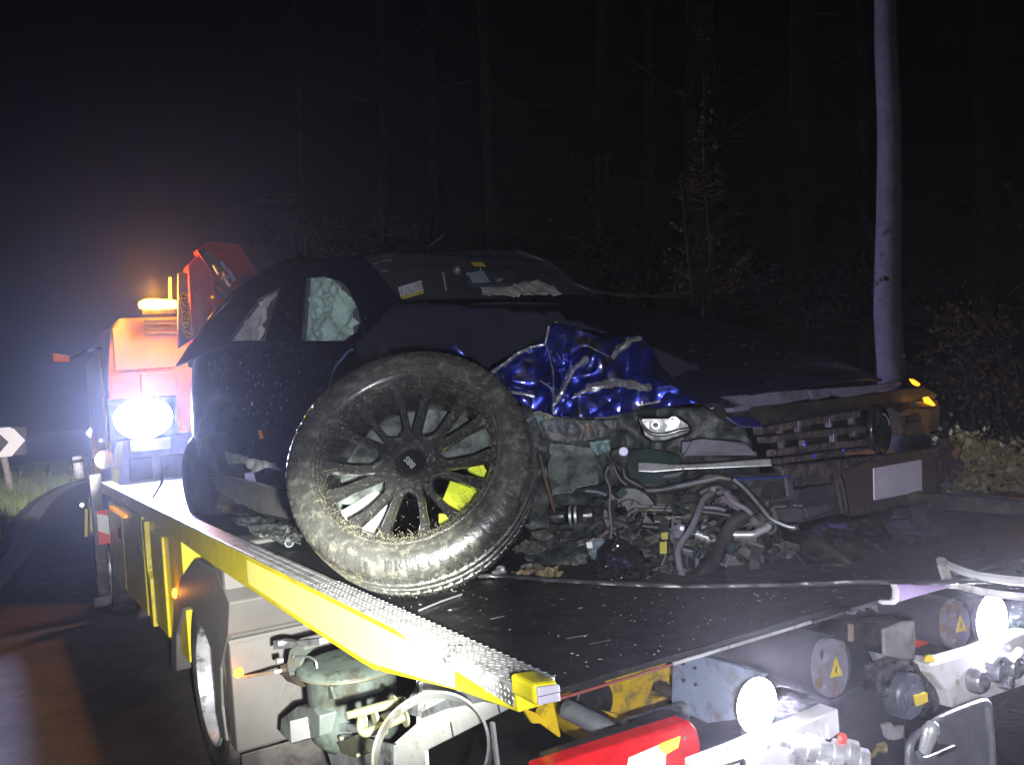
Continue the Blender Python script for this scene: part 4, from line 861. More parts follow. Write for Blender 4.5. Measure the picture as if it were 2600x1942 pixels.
mb = MB(); c = onW(.11)('V', (428, 1040)); mb.lathe(c, clt, [(-.0, .0), (0, .19), (.0, .26), (.02, .285), (.17, .285), (.17, .2)], 40); mb.build('rear_wheel', BLK, CAR, smooth_=40)
# latch hanging by a blue cable on the door
lp = onW(.045)
mb = MB(); mb.tube(lp('C6', (1190, 862), (1150, 880), (1110, 930), (1060, 985), (1030, 1060), (1005, 1150), (995, 1235)), .0045, 8, 3); mb.build('door_cable', BLUEC, CAR, smooth_=50)
mb = MB(); prev = None
for (x, y, r, s) in ((925, 1180, .010, 0), (965, 1170, .007, 0)):
    mb.tube(lp('C6', (x, y - 15), (x + 10, y + 40), (960, 1250)), r, 8, 2)
mb.tube(lp('C6', (940, 1230), (965, 1300), (975, 1345)), [.016, .019, .014], 10)
mb.lathe(lp('C6', (975, 1345)), -UP, [(0, .014), (.008, .026), (.014, .026), (.018, .018), (.028, .028), (.036, .028), (.04, .014), (.07, .006), (.075, 0)], 16)
mb.build('door_latch', mat('grey_green_latch_cast', (.30, .36, .30), .35, .4, var=.4, dirt=(.1, .1, .08), dirt_amt=.3), CAR, smooth_=35)
for p in ((420, 1280, .010), (362, 1318, .006), (470, 1120, .005), (640, 1130, .004)):
    c = onW(.085)('C6', (p[0], p[1])); mb = MB(); mb.prism([c + cfw * p[2] * math.cos(a) * 1.2 + UP * p[2] * math.sin(a) for a in (0, 1.4, 2.6, 4.0, 5.2)], -clt * .002); mb.build('paint_chip', mat('pale_chip', (.35, .33, .28), .6), CAR)
for p, q in (((480, 1480), (495, 1540)),):
    mb = MB(); mb.bar(onW(.085)('C6', p), onW(.085)('C6', q), .006, .02, clt); mb.build('orange_side_reflector', mat('orange_reflector', (.7, .2, .03), .3), CAR)

# ---------------- torn front corner: liners, hoses, lamp, suspension
crumple('inner_wing_wall', mat('dark_inner_wing', (.02, .026, .026), .5, var=.5, scale=25, dirt=(.07, .07, .06), dirt_amt=.3, dirt_scale=26, bump=.003), CAR, onK(.22), 'V', [(840, 760), (1010, 800), (1100, 870), (1600, 880), (1640, 1000), (1700, 1180), (1520, 1240), (1180, 1230), (1130, 1200), (1150, 960), (900, 830), (800, 860)], 8, .03, 5, kn, sd=31)
crumple('splash_liner', LINER, CAR, onK(.10), 'C7', [(860, 1095), (1000, 1110), (1100, 1125), (1190, 1130), (1215, 1200), (1245, 1290), (1240, 1410), (1080, 1440), (1040, 1480), (960, 1480), (890, 1500), (850, 1300), (870, 1200)], 10, .010, 6, kn, sd=6)
crumple('wing_underlayer', mat('dusty_dark_band', (.055, .06, .07), .5, var=.3, dirt=(.14, .09, .05), dirt_amt=.22, dirt_scale=20), CAR, onK(.05), 'C7', [(760, 920), (850, 915), (920, 905), (1100, 925), (1300, 925), (1390, 925), (1370, 1010), (1290, 1060), (1180, 1085), (1000, 1100), (880, 1090), (820, 1060), (790, 1000)], 8, .010, 9, kn, sd=7)
crumple('torn_bracket', mat('teal_grey_metal', (.10, .17, .17), .5, .2, var=.3, dirt=(.2, .12, .06), dirt_amt=.15), CAR, onK(.04), 'C7', [(740, 870), (830, 850), (900, 900), (960, 905), (800, 950), (790, 990), (770, 930)], 7, .012, 10, kn, sd=8)
crumple('torn_bracket', mat('teal_grey_metal', ()) if 0 else MATS['teal_grey_metal'], CAR, onK(.12), 'C7', [(1160, 1090), (1330, 1070), (1330, 1160), (1230, 1200), (1180, 1150)], 7, .012, 10, kn, sd=9)
for P, s_ in (([(590, 470), (640, 440), (700, 400), (720, 480), (700, 560), (640, 590), (560, 600), (620, 560)], 1), ([(1640, 1600), (1560, 1700)] * 0 or [(1300, 1070), (1400, 870), (1440, 850), (1500, 900), (1550, 1000), (1480, 1080), (1380, 1110)], 2), ([(1640, 960), (1690, 910), (1800, 860), (1880, 890), (1860, 960), (1800, 920), (1740, 1000)], 3)):
    if s_ == 1: continue
    crumple('torn_strip', mat('torn_grey_cloth', (.16, .16, .15), .6, var=.3), CAR, onK(.0 if s_ == 3 else .08), 'C6', P, 9, .02, 12, kn, sd=s_ * 5)
# headlamp
P = onK(.02)('C7', (1535, 935), (1560, 905), (1850, 905), (1925, 960), (1940, 1030), (1880, 1060), (1740, 1100), (1640, 1105), (1570, 1060)); mb = MB(); mb.prism(P, -kn * .12); hl_ = mb.build('headlamp', BLKG, CAR, bevel=.010)
P = onK(.015)('C7', (1575, 945), (1620, 925), (1850, 918), (1862, 955), (1780, 1010), (1660, 1020), (1600, 990)); mb = MB(); mb.prism(P, kn * .003); mb.build('lamp_lens', mat('clear_lens', (.3, .33, .35), .05, .1, var=0, alpha=.04, spec=.3), hl_)
for p, r in (((1665, 970), .012), ((1800, 950), .018)):
    c = onK(.010)('C7', p); mb = MB(); mb.lathe(c, kn, [(-.01, .0), (-.008, r * .5), (0, r), (.004, r), (.004, r * .9), (-.004, r * .4), (-.002, 0)], 20); mb.build('lamp_reflector', CHR, hl_, smooth_=40)
for P_ in ([(1735, 945), (1830, 922), (1848, 945), (1830, 965), (1760, 972)], [(1755, 980), (1835, 972), (1800, 1000), (1740, 1012)], [(1640, 925), (1685, 925), (1665, 945)], [(1585, 955), (1612, 945), (1618, 1000), (1600, 985)]):
    P = onK(.005)('C7', *P_); mb = MB(); mb.prism(P, kn * .002); mb.build('lamp_reflector', SILV if P_[0][0] > 1700 else mat('dull_bronze_reflector', (.16, .11, .07), .3, .5), hl_)
mb = MB(); mb.tube(onK(-.005)('C7', (1545, 930), (1575, 990), (1640, 1035), (1740, 1040), (1850, 1010), (1920, 1000)), .006, 8, 4); mb.build('lamp_bezel', BLKG, hl_, smooth_=50)
# round white cap
c = onK(.02)('C7', (1425, 1168)); mb = MB(); mb.lathe(c, kn, [(-.01, .0), (-.01, .016), (0, .016), (.002, .013), (.002, .007), (.004, .006), (.004, 0)], 20); mb.build('white_round_cap', mat('lilac_white_cap', (.55, .55, .75), .3), CAR, smooth_=30)
P = onK(.03)('D1', (740, 130), (800, 110), (880, 170), (870, 220), (820, 280), (780, 230), (740, 190)); mb = MB(); mb.prism(P, -kn * .03); mb.build('sensor_block', BLK, CAR, bevel=.004)
def KT(name, m, k, pts, r, off=.03, seg=8, sp=4):
    g_ = onK(off) if not isinstance(off, (list, tuple)) else None
    P = g_(k, *pts) if g_ else [onK(o_)(k, p) for o_, p in zip(off, pts)]
    mb = MB(); mb.tube(P, r, seg, sp); return mb.build(name, m, CAR, smooth_=50)
KT('tie_rod', mat('rusty_rod', (.35, .22, .16), .35, .6), 'D1', [(207, 158), (250, 340), (320, 592)], [.0035, .006], .0)
KT('rod', DGREY, 'D1', [(230, 300), (290, 480), (345, 560)], .006, .02)
for i, pts in enumerate(([(720, 250), (700, 320), (735, 420), (730, 560), (745, 700), (735, 790)], [(760, 240), (800, 330), (850, 380), (920, 420)], [(775, 240), (820, 320), (870, 370), (945, 415)], [(835, 270), (850, 330), (910, 370), (975, 405)], [(700, 300), (720, 440), (760, 560), (800, 780)], [(850, 260), (880, 330), (930, 350), (990, 400)])):
    KT('cable', GREYH if i in (0, 1, 3) else BLK, 'D1', pts, .004, .0 + .004 * i)
KT('hose', GREYH, 'D1', [(1510, 412), (1490, 450), (1430, 500), (1390, 600), (1340, 710), (1265, 820), (1240, 900), (1265, 1030), (1300, 1115)], .011, [.05, .0, -.03, -.05, -.05, -.05, -.05, -.04, -.04])
KT('hose_end', SILV, 'D1', [(1495, 435), (1510, 410)], .009, -.0)
for pts, r, m_, o_ in (([(930, 430), (1100, 425), (1230, 400), (1380, 370), (1480, 325), (1640, 345)], .012, DGREY, .02), ([(1225, 400), (1300, 385), (1420, 360), (1530, 335)], .008, GREYH, .0), ([(930, 545), (1100, 555), (1250, 560), (1420, 555), (1540, 560), (1600, 580)], .007, GREYH, .03), ([(930, 570), (1150, 575), (1420, 585), (1550, 600), (1700, 630)], .009, DGREY, .03), ([(1400, 450), (1540, 400), (1620, 470), (1700, 560), (1820, 620)], .010, DGREY, .04),
                       ([(1600, 440), (1650, 510), (1740, 560), (1800, 610)], .009, mat('pinkish_grey_hose', (.26, .22, .25), .4), .02), ([(870, 460), (780, 500), (750, 600), (800, 680), (900, 700), (960, 660)], .016, BLK, .03), ([(960, 690), (1100, 705), (1220, 720)], .01, BLK, .05),
                       ([(1750, 620), (1650, 680), (1580, 820), (1480, 980), (1330, 1115)], .024, BLK, -.03), ([(1660, 345), (1760, 430), (1870, 560), (1940, 640), (2060, 695), (2120, 705)], .006, STEEL, -.04), ([(1690, 360), (1800, 480), (1930, 620)], .014, BLK, -.02),
                       ([(1600, 840), (1680, 900), (1780, 968)], .007, CHR, -.03), ([(1250, 860), (1330, 880), (1400, 890)], .006, GREYH, .02), ([(1570, 890), (1620, 920), (1600, 1000)], .004, GREYH, .0), ([(1420, 710), (1530, 725)], .013, mat('pale_olive_tube', (.30, .33, .28), .4, .3), .02), ([(660, 500), (730, 520), (700, 560), (780, 600)], .005, BLK, .02), ([(550, 430), (650, 440), (720, 470)], .006, GREYH, .05),
                       ([(1140, 640), (1150, 740), (1150, 900), (1120, 990)], .003, GREYH, -.01), ([(1205, 620), (1200, 800)], .005, GREYH, .01), ([(1380, 900), (1385, 1010)], .008, mat('dull_steel', (.2, .2, .22), .4, .5), .03)):
    KT('hose' if r > .0085 else 'pipe', m_, 'D1', pts, r, o_)
KT('silver_tube', SILV, 'D1', [(1635, 757), (1800, 757), (1850, 735), (1905, 712), (1925, 690)], .012, -.03)
c = onK(-.02)('D1', (1930, 700)); mb = MB(); mb.lathe(c, kn, [(-.02, .02), (.01, .02), (.01, .012), (-.01, .01)], 14); mb.build('tube_clamp', BLK, CAR, smooth_=30)
mb = MB(); a, b = onK(.0)('D1', (1380, 750), (1500, 790)); d = b - a; mb.lathe(a, d, [(0, .0), (0, .012), (.02, .012), (.02, .016), (.026, .016), (.026, .012), (.036, .012), (.036, .018), (.046, .018), (.05, .010), (.062, .006), (.062, 0)], 16); mb.build('spark_connector', SILV, CAR, smooth_=30)
# boot and joint
a, b = onK(.03)('D1', (290, 622), (620, 610)); d = (b - a).normalized(); Ln = (b - a).length
mb = MB(); pf = [(0, 0), (0, .028), (.025, .03), (.045, .028), (.05, .02)]
for i in range(6): pf += [(Ln * (.40 + i * .05), .034 - i * .001), (Ln * (.425 + i * .05), .024)]
pf += [(Ln * .75, .03), (Ln * .95, .028), (Ln, .014), (Ln, 0)]
mb.lathe(a, d, pf, 24); bt_ = mb.build('drive_joint', mat('grimy_black_steel', (.035, .038, .038), .25, .4, var=.4, dirt=(.12, .12, .09), dirt_amt=.3), CAR, smooth_=30)
for t in (.43, .55): mb = MB(); mb.lathe(a + d * Ln * t, d, [(0, .034), (.008, .034)], 24); mb.build('clamp_band', STEEL, bt_, smooth_=50)
P = onK(.0)('D1', (560, 585), (595, 580), (600, 620), (565, 625)); mb = MB(); mb.prism(P, kn * .003); mb.build('bright_tag', mat('pink_white_tag', (.7, .6, .65), .4), CAR)
P = onK(.01)('D1', (1210, 690), (1260, 672), (1300, 690), (1270, 780), (1215, 785)); mb = MB(); mb.prism(P, kn * .006); lg = mb.build('lilac_bracket', mat('lilac_metal', (.34, .28, .38), .4, .4), CAR, bevel=.002)
c = onK(-.002)('D1', (1272, 708)); mb = MB(); mb.cyl(c, c + kn * .008, .007, 10); mb.build('bolt', SILV, lg)
for P_ in ([(1118, 745), (1165, 740), (1168, 790), (1120, 795)], [(1105, 812), (1160, 810), (1158, 900), (1108, 900)]):
    mb = MB(); mb.prism(onK(-.02)('D1', *P_), -kn * .006); mb.build('yellow_connector', mat('yellow_green_connector', (.55, .5, .08) if P_[0][1] < 800 else (.55, .5, .08), .5), CAR, bevel=.001)
# boxes and plates
for k, P_, o_, m_ in (('D1', [(920, 450), (1380, 455), (1420, 530), (1400, 540), (920, 535)], .05, DGREY), ('D1', [(985, 455), (1080, 458), (1090, 530), (1000, 530)], .04, BLK), ('D1', [(1270, 60), (1450, 60), (1620, 100), (1830, 140), (1840, 165), (1400, 165), (1270, 150)], .05, mat('mauve_plate', (.12, .11, .14), .5, var=.2)),
                      ('D1', [(1380, 150), (1400, 80), (1450, 62), (1560, 75), (1640, 120), (1830, 135), (1830, 160)], .03, mat('mauve_plate', ()) if 0 else None), ('D1', [(880, 130), (1000, 110), (1180, 140), (1260, 170), (1270, 380), (1120, 400), (900, 380), (860, 250)], .09, mat('dark_teal_plate', (.03, .05, .05), .45, var=.3)),
                      ('D1', [(1520, 440), (1570, 415), (1640, 430), (1760, 600), (1640, 560)], .03, mat('mauve_grey', (.17, .14, .17), .5, var=.2)), ('D1', [(1560, 830), (1600, 1030), (1700, 1100), (1560, 1100)], .06, BLK),
                      ('D1', [(500, 420), (700, 375), (730, 450), (640, 470), (540, 440)], .06, mat('navy_torn', (.02, .025, .04), .4)), ('C8', [(170, 640), (250, 630), (420, 645), (560, 660), (600, 700), (650, 745), (100, 760)], .03, None)):
    m_ = m_ or MATS['mauve_plate']
    mb = MB(); mb.prism(onK(o_)(k, *P_), -kn * .02); mb.build('plastic_panel', m_, CAR, bevel=.003)
# crash beam (bright bar)
P = onK(-.02)('D1', (945, 220), (1010, 218), (1080, 225), (1270, 238), (1500, 225), (1935, 190), (1950, 245), (1600, 258), (1300, 270), (1060, 290), (945, 285)); mb = MB(); mb.prism(P, -kn * .03); cbm = mb.build('crash_beam', SILV, CAR, bevel=.003)
P = onK(-.025)('D1', (1130, 315), (1290, 285), (1240, 325), (1130, 335)); mb = MB(); mb.prism(P, -kn * .01); mb.build('beam_tab', GREYH, cbm)
P = onK(-.026)('D1', (1270, 232), (1275, 272), (1290, 272), (1285, 230)); mb = MB(); mb.prism(P, -kn * .004); mb.build('beam_joint', mat('rust_mark', (.3, .2, .15), .6), cbm)
# smashed lamp cluster on the deck: gloss black shells with glints
for i, (P_, s_) in enumerate((([(560, 790), (640, 760), (700, 770), (690, 840), (640, 900), (640, 950), (600, 910), (550, 850)], 1), ([(640, 850), (720, 790), (860, 800), (980, 860), (1000, 950), (1100, 1060), (960, 1090), (820, 1080), (700, 1040), (630, 960)], 2), ([(700, 900), (820, 900), (910, 970), (930, 1000), (800, 990), (720, 960)], 3), ([(560, 930), (640, 940), (760, 1050), (880, 1090), (760, 1090), (620, 1040)], 4))):
    m_ = (mat('pale_grey_shell', (.25, .3, .33), .3, .3, var=.2), BLKG, mat('violet_black_gloss', (.03, .03, .07), .1, .3, coat=1), BLKG)[i]
    crumple('smashed_lamp_piece', m_, CAR, onK(-.02 - .02 * i), 'D1', P_, 7, .030, 14, kn, sd=40 + i, sm=25)
P = onK(-.075)('D1', (555, 815), (600, 808), (605, 855), (565, 860)); mb = MB(); mb.prism(P, kn * .002); mb.build('small_label', WRET, CAR)
random.seed(3)
for i in range(120):   # brackets, clips and plugs hanging in the torn corner
    x = random.uniform(560, 2000); y = random.uniform(420, 1080)
    if x > 1700 and y < 600: continue
    c = onK(random.uniform(-.03, .10))('D1', (x, y)); s_ = random.uniform(.006, .022)
    q = Matrix.Rotation(random.uniform(0, 6.3), 3, Vector((random.random(), random.random(), random.random())).normalized())
    m_ = random.choice([BLK, DGREY, BLKG, BLK, DGREY, BLK, DGREY, MATS['dark_teal_plate']])
    mb = MB()
    if i % 3: mb.obox(c, q @ Vector((s_, 0, 0)), q @ Vector((0, s_ * random.uniform(.3, 1.5), 0)), q @ Vector((0, 0, s_ * random.uniform(.2, .8))))
    else: mb.lathe(c, q @ Vector((1, 0, 0)), [(-s_, 0), (-s_, s_ * .6), (0, s_ * .6), (0, s_ * .4), (s_ * 1.4, s_ * .4), (s_ * 1.4, 0)], 12)
    mb.build('broken_clip', m_, CAR, bevel=.001)
for i in range(50):
    x = random.uniform(560, 1980); y = random.uniform(450, 1000); pts = [(x, y)]; a = random.uniform(0, 6.3)
    for _ in range(4): a += random.gauss(0, .7); x += 55 * math.cos(a); y += 45 * math.sin(a); pts.append((x, y))
    KT('cable', random.choice([BLK, GREYH, DGREY, BLK]), 'D1', pts, random.uniform(.002, .005), random.uniform(-.02, .09), 6, 3)
for i in range(30):
    x = random.uniform(100, 2100); y = random.uniform(640, 1095); s_ = random.uniform(60, 150)
    P_ = [(x + s_ * (.7 + .5 * random.random()) * math.cos(t), y + s_ * .45 * (.7 + .5 * random.random()) * math.sin(t)) for t in [k * .9 for k in range(7)]]
    crumple('torn_shard', random.choice([TORN, BLK, DGREY, TORN]), CAR, onK(random.uniform(0, .12)), 'D1', P_, 9, .022, 11, kn, sd=60 + i, sm=30)
c = onK(.06)('D1', (880, 600)); mb = MB(); mb.lathe(c, kn, [(-.05, .03), (-.05, .085), (0, .095), (.012, .085), (.012, .05), (0, .045), (0, 0)], 28); mb.build('pulley', BLK, CAR, smooth_=40)
c = onK(.05)('D1', (1740, 900)); mb = MB(); mb.lathe(c, kn, [(-.05, .0), (-.05, .07), (.0, .07), (.01, .06), (.01, .03), (0, .02), (0, 0)], 28); mb.build('fan_housing', BLK, CAR, smooth_=40)

# ---------------- nose: radiator support, grille, bumper, plate
gL = lambda off: onL(3.12 - off)
def FP(name, m, k, P_, off=0, t=.02, bevel=.003, parent=None):
    mb = MB(); mb.prism(gL(off)(k, *P_), -cfw * t); return mb.build(name, m, parent or CAR, bevel=bevel)
FP('radiator_support', mat('mauve_support', (.17, .15, .22), .5, var=.15, dirt=(.08, .07, .08), dirt_amt=.2), 'C8', [(430, 312), (700, 285), (1030, 262), (1060, 330), (860, 368), (620, 392), (590, 420), (480, 432), (470, 400), (560, 380)], .0, .03)
FP('radiator_support', MATS['mauve_support'], 'C8', [(1050, 262), (1160, 255), (1210, 315), (1110, 338), (1070, 330)], .0, .03)
FP('radiator_support', MATS['mauve_support'], 'C8', [(1190, 252), (1500, 232), (1740, 200), (1730, 235), (1500, 290), (1320, 322), (1240, 300)], .0, .03)
FP('slam_panel', BLK, 'C8', [(330, 360), (560, 390), (1100, 345), (1500, 300), (1900, 240), (2010, 300), (1980, 340), (1500, 410), (700, 530), (540, 540), (430, 470)], .03, .04)
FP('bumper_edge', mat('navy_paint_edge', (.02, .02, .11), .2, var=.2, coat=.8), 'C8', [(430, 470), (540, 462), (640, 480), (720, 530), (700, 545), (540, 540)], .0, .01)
a = gL(-.002)('C8', (430, 470), (480, 505), (545, 538), (700, 545)); mb = MB(); mb.tube(a, .0025, 6, 3); mb.build('bumper_edge_highlight', mat('painted_edge_highlight', (.25, .25, .55), .2, .5), CAR, smooth_=50)  # highlight along the bumper edge painted as a paler blue strip
GR = mat('muddy_grille', (.045, .04, .045), .55, var=.4, dirt=(.17, .13, .12), dirt_amt=.42, dirt_scale=30, bump=.002)
FP('grille_back', mat('grille_black', (.008, .01, .01), .6), 'C8', [(660, 540), (1440, 400), (1520, 640), (1500, 700), (840, 760), (740, 640)], .06, .01)
for (x0, y0, x1, y1, h) in ((690, 575, 1430, 440, 26), (720, 640, 1470, 560, 24), (790, 735, 1490, 655, 26), (830, 800, 1500, 715, 22)):
    ym = (y0 + y1) / 2 - 6
    P_ = [(x0, y0 - h), ((x0 + x1) / 2, ym - h), (x1, y1 - h), (x1, y1 + h), ((x0 + x1) / 2, ym + h), (x0, y0 + h)]
    FP('grille_bar', GR, 'C8', P_, .01, .035, .003)
for x, y, l_ in ((845, 560, 60), (978, 540, 80), (1210, 510, 70), (1380, 490, 70), (855, 670, 60), (1240, 625, 60), (1395, 590, 55), (1015, 665, 50)):
    FP('grille_post', mat('violet_chrome', (.4, .34, .5), .25, .7) if x in (978, 1210, 1240, 1015) else GR, 'C8', [(x - 11, y - l_ / 2), (x + 11, y - l_ / 2), (x + 13, y + l_ / 2), (x - 9, y + l_ / 2)], .008, .02, .001)
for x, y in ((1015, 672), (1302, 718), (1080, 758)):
    c = gL(-.004)('C8', (x, y)); mb = MB(); mb.lathe(c, cfw, [(0, .009), (.004, .007), (.006, 0)], 12); mb.build('painted_blue_glint', mat('blue_glint_paint', (.08, .1, .9), .2, .3, coat=1), CAR, smooth_=50)  # blue glints on the grille painted as small coloured studs
# badge ring
c = gL(-.01)('C8', (1590, 560)); 
mb = MB(); mb.lathe(c, cfw + clt * .1, [(-.02, .0), (-.02, .098), (0, .098), (.004, .09), (-.002, .08), (-.004, 0)], 36); bdg = mb.build('grille_badge', BLKG, CAR, smooth_=40)
mb = MB(); pr = [c + (clt * math.cos(t) + UP * math.sin(t)) * .094 + cfw * .004 for t in [2.8 + i * .08 for i in range(18)]]; mb.tube(pr, .0045, 8); mb.build('badge_chrome', CHR, bdg, smooth_=50)
mb = MB(); pr = [c + (clt * math.cos(t) + UP * math.sin(t)) * .06 + cfw * .004 for t in [.2 + i * .08 for i in range(16)]]; mb.tube(pr, .003, 8); mb.build('badge_chrome', STEEL, bdg, smooth_=50)
# far headlamp, lit indicators
FP('far_headlamp', mat('muddy_lamp', (.09, .07, .07), .4, var=.3, dirt=(.25, .14, .05), dirt_amt=.35), 'C8', [(1660, 400), (1760, 370), (1900, 330), (2010, 330), (2030, 420), (2020, 560), (1900, 600), (1740, 600), (1700, 480)], .02, .08, .01)
for P_ in ([(1700, 395), (1800, 360), (1815, 400), (1740, 430)], [(1840, 350), (1960, 340), (2000, 400), (1850, 400)], [(1760, 470), (1880, 440), (1890, 500), (1770, 520)]):
    FP('lamp_cell', BLK, 'C8', P_, .0, .02, .004)
for P_ in ([(1808, 182), (1830, 185), (1880, 220), (1868, 237), (1835, 222)], [(1912, 322), (1938, 315), (1992, 375), (1985, 386), (1925, 362)]):
    FP('indicator_lamp', mat('indicator_lit', (1, .4, .03), .2, var=0, emit=(1, .40, .02), estr=2.2), 'C8', P_, -.02, .01, .001)
ip = gL(-.06)('C8', (1950, 400))
point('indicator_light', ip + cfw * .10 + clt * .85, .4, (1, .45, .08), .02)
FP('lower_grille', mat('painted_amber_bar', (.3, .16, .08), .5, var=.3), 'C8', [(1330, 735), (1500, 712), (1690, 710), (1690, 735), (1500, 745), (1340, 752)], .0, .01)  # amber light on this bar is put into its colour
# bumper skin, lower grille, plate
FP('bumper_skin', GR, 'C8', [(830, 830), (1250, 790), (1700, 740), (1990, 700), (2100, 640), (2200, 700), (2160, 900), (2000, 1000), (1800, 1150), (1400, 1210), (1300, 1180), (1260, 960), (900, 1000)], .04, .04, .012)
FP('bumper_lower', mat('dark_mauve_plastic', (.06, .055, .07), .5, var=.3, dirt=(.11, .1, .1), dirt_amt=.3), 'C8', [(520, 900), (900, 880), (930, 1010), (1260, 960), (1290, 1180), (960, 1270), (880, 1290), (700, 1110), (640, 1060)], .05, .03, .006)
for P_, m_ in (([(530, 920), (640, 950), (600, 990), (540, 970)], 0), ([(600, 1000), (700, 1000), (680, 1060), (640, 1060)], 0), ([(700, 960), (820, 950), (880, 1020), (840, 1090), (740, 1090), (690, 1040)], 1), ([(780, 1170), (900, 1140), (990, 1150), (1000, 1250), (880, 1260), (800, 1220)], 0), ([(1020, 1150), (1180, 1120), (1210, 1160), (1040, 1220)], 0), ([(690, 1110), (860, 1090), (930, 1080), (935, 1040), (915, 930), (880, 940), (890, 1060), (700, 1095)], 0)):
    FP('bumper_recess', BLK if m_ else mat('mauve_grey_panel', (.13, .12, .15), .5, var=.2), 'C8', P_, .04, .012, .003)
a = gL(-.0)('C8', (510, 935), (700, 925), (905, 912)); mb = MB(); mb.tube(a, .004, 8, 3); mb.build('blue_pipe', mat('painted_blue_light_pipe', (.12, .15, .75), .2, .4, coat=.8), CAR, smooth_=50)  # blue light along the pipe is put into its colour
a = gL(-.0)('C8', (780, 1138), (870, 1135)); mb = MB(); mb.tube(a, .003, 8); mb.build('silver_clip', SILV, CAR); a = gL(-.0)('C8', (930, 1127), (990, 1132)); mb = MB(); mb.tube(a, .003, 8); mb.build('silver_clip', SILV, CAR)
mb = MB(); mb.tube(gL(-.0)('C8', (1280, 885), (1312, 985), (1330, 1080), (1348, 1190)), .0035, 8, 3); mb.build('chrome_trim', CHR, CAR, smooth_=50)
FP('plate_carrier', mat('brownish_plastic', (.10, .07, .07), .5, var=.15), 'C8', [(1290, 880), (1480, 800), (1990, 740), (2010, 1040), (1690, 1110), (1360, 1190)], .02, .02, .006)
FP('number_plate', PLATE, 'C8', [(1530, 850), (1890, 785), (1895, 1022), (1535, 1092)], -.0, .006, .003)
# crumpled dark undertray and bumper pieces under the nose
for i, (P_, m_) in enumerate((([(980, 1310), (1180, 1240), (1500, 1180), (1560, 1240), (1600, 1400), (1900, 1300), (2000, 1380), (1900, 1560), (1300, 1600), (900, 1580), (940, 1400)], 0), ([(1560, 1150), (1700, 1130), (1880, 1100), (1870, 1210), (1800, 1240), (1740, 1200), (1600, 1230)], 1), ([(1000, 1290), (1150, 1250), (1380, 1240), (1250, 1290), (1060, 1350)], 2), ([(1600, 1230), (1800, 1180), (2000, 1330), (1940, 1400), (1700, 1330)], 1), ([(1480, 1390), (1520, 1400), (1535, 1460), (1490, 1490)], 3), ([(2000, 700), (2100, 640), (2150, 760), (2100, 950), (2010, 1000)], 1))):
    m__ = (BLK, mat('violet_dirty_plastic', (.06, .055, .09), .35, var=.4), mat('violet_gloss', (.07, .06, .16), .25, coat=.6), GREYH)[m_]
    crumple('undertray' if i == 0 else 'torn_bumper_piece', m__, CAR, tilted(cfw, CO + cfw * 3.12, .03 - .01 * i, .22, 1.35), 'C8', P_, 14, .03, 7, cfw, sd=80 + i, sm=40)

# ================================================================== LOOSE WHEEL
wc = depth(2.36)('V', (893, 1012))
nn = (-cF * 1.0); nn.z = 0; nn.normalize()
nn = (Matrix.Rotation(R_(-6), 3, 'Z') @ nn) * math.cos(R_(31)) + UP * math.sin(R_(31)); nn.normalize()
RW = .335; HWd = .105
WH = thing('loose_wheel', 'muddy black alloy wheel torn off the car, leaning on the deck rail', 'wheel', tuple(wc - UP * .33))
wu = (UP - nn * UP.dot(nn)).normalized(); wv = wu.cross(nn)          # wv: towards picture right
if wv.dot(cR) < 0: wv = -wv
def wl(r, a, d=0): return wc + (wv * math.cos(a) + wu * math.sin(a)) * r + nn * d
# tyre: profile swept, with radial grooves cut in the tread
prof = [(-.085, .246), (-.100, .268), (-.104, .290), (-.095, .318), (-.080, .330), (-.060, .333), (-.048, .3335), (-.046, .327), (-.038, .327), (-.036, .334), (-.018, .335), (-.012, .335), (-.010, .328), (-.002, .328), (0, .335), (.020, .335), (.022, .328), (.032, .328), (.034, .334), (.052, .333), (.068, .331), (.080, .3285), (.087, .324), (.093, .317), (.099, .305), (.103, .29), (.1045, .276), (.1040, .2745), (.1045, .273), (.1035, .264), (.099, .2535), (.094, .2515), (.095, .248), (.090, .242), (.082, .238)]
mb = MB(); na = 540
for i in range(na):
    a = 2 * math.pi * i / na
    for d, r in prof:
        rr = r; ph = (a * 72 / (2 * math.pi) + abs(d) * 16 * (1 if d > 0 else -1)) % 1
        if r > .3285 and abs(d) > .02 and ph < .16: rr -= .006
        if .306 < r <= .3285 and ph < .16: rr -= .0042
        rr += .0012 * noise.noise((math.cos(a) * 9, math.sin(a) * 9, d * 30))
        mb.v.append(tuple(wl(rr, a, d)))
n_ = len(prof)
mb.f = [(i * n_ + k, i * n_ + k + 1, ((i + 1) % na) * n_ + k + 1, ((i + 1) % na) * n_ + k) for i in range(na) for k in range(n_ - 1)]
mb.build('tyre', RUB, WH, smooth_=38)
def WLA(name, m, pr, seg=96, sm=40):
    mb = MB()
    for i in range(seg):
        a = 2 * math.pi * i / seg
        for d, r in pr: mb.v.append(tuple(wl(r, a, d)))
    q = len(pr); mb.f = [(i * q + k, i * q + k + 1, ((i + 1) % seg) * q + k + 1, ((i + 1) % seg) * q + k) for i in range(seg) for k in range(q - 1)]
    return mb.build(name, m, WH, smooth_=sm)
WLA('rim_lip', RIMM, [(-.085, .244), (-.09, .233), (-.06, .223), (.02, .220), (.060, .224), (.082, .231), (.095, .241), (.097, .245), (.093, .2485), (.088, .245), (.078, .235), (.052, .228), (.02, .2245), (-.06, .227), (-.085, .238), (-.085, .244)])
WLA('hub', RIMM, [(0, .03), (0, .055), (.02, .074), (.030, .077), (.038, .074), (.043, .060), (.041, .045), (.034, .040), (.030, 0.0005)], 64)
sp = MB()
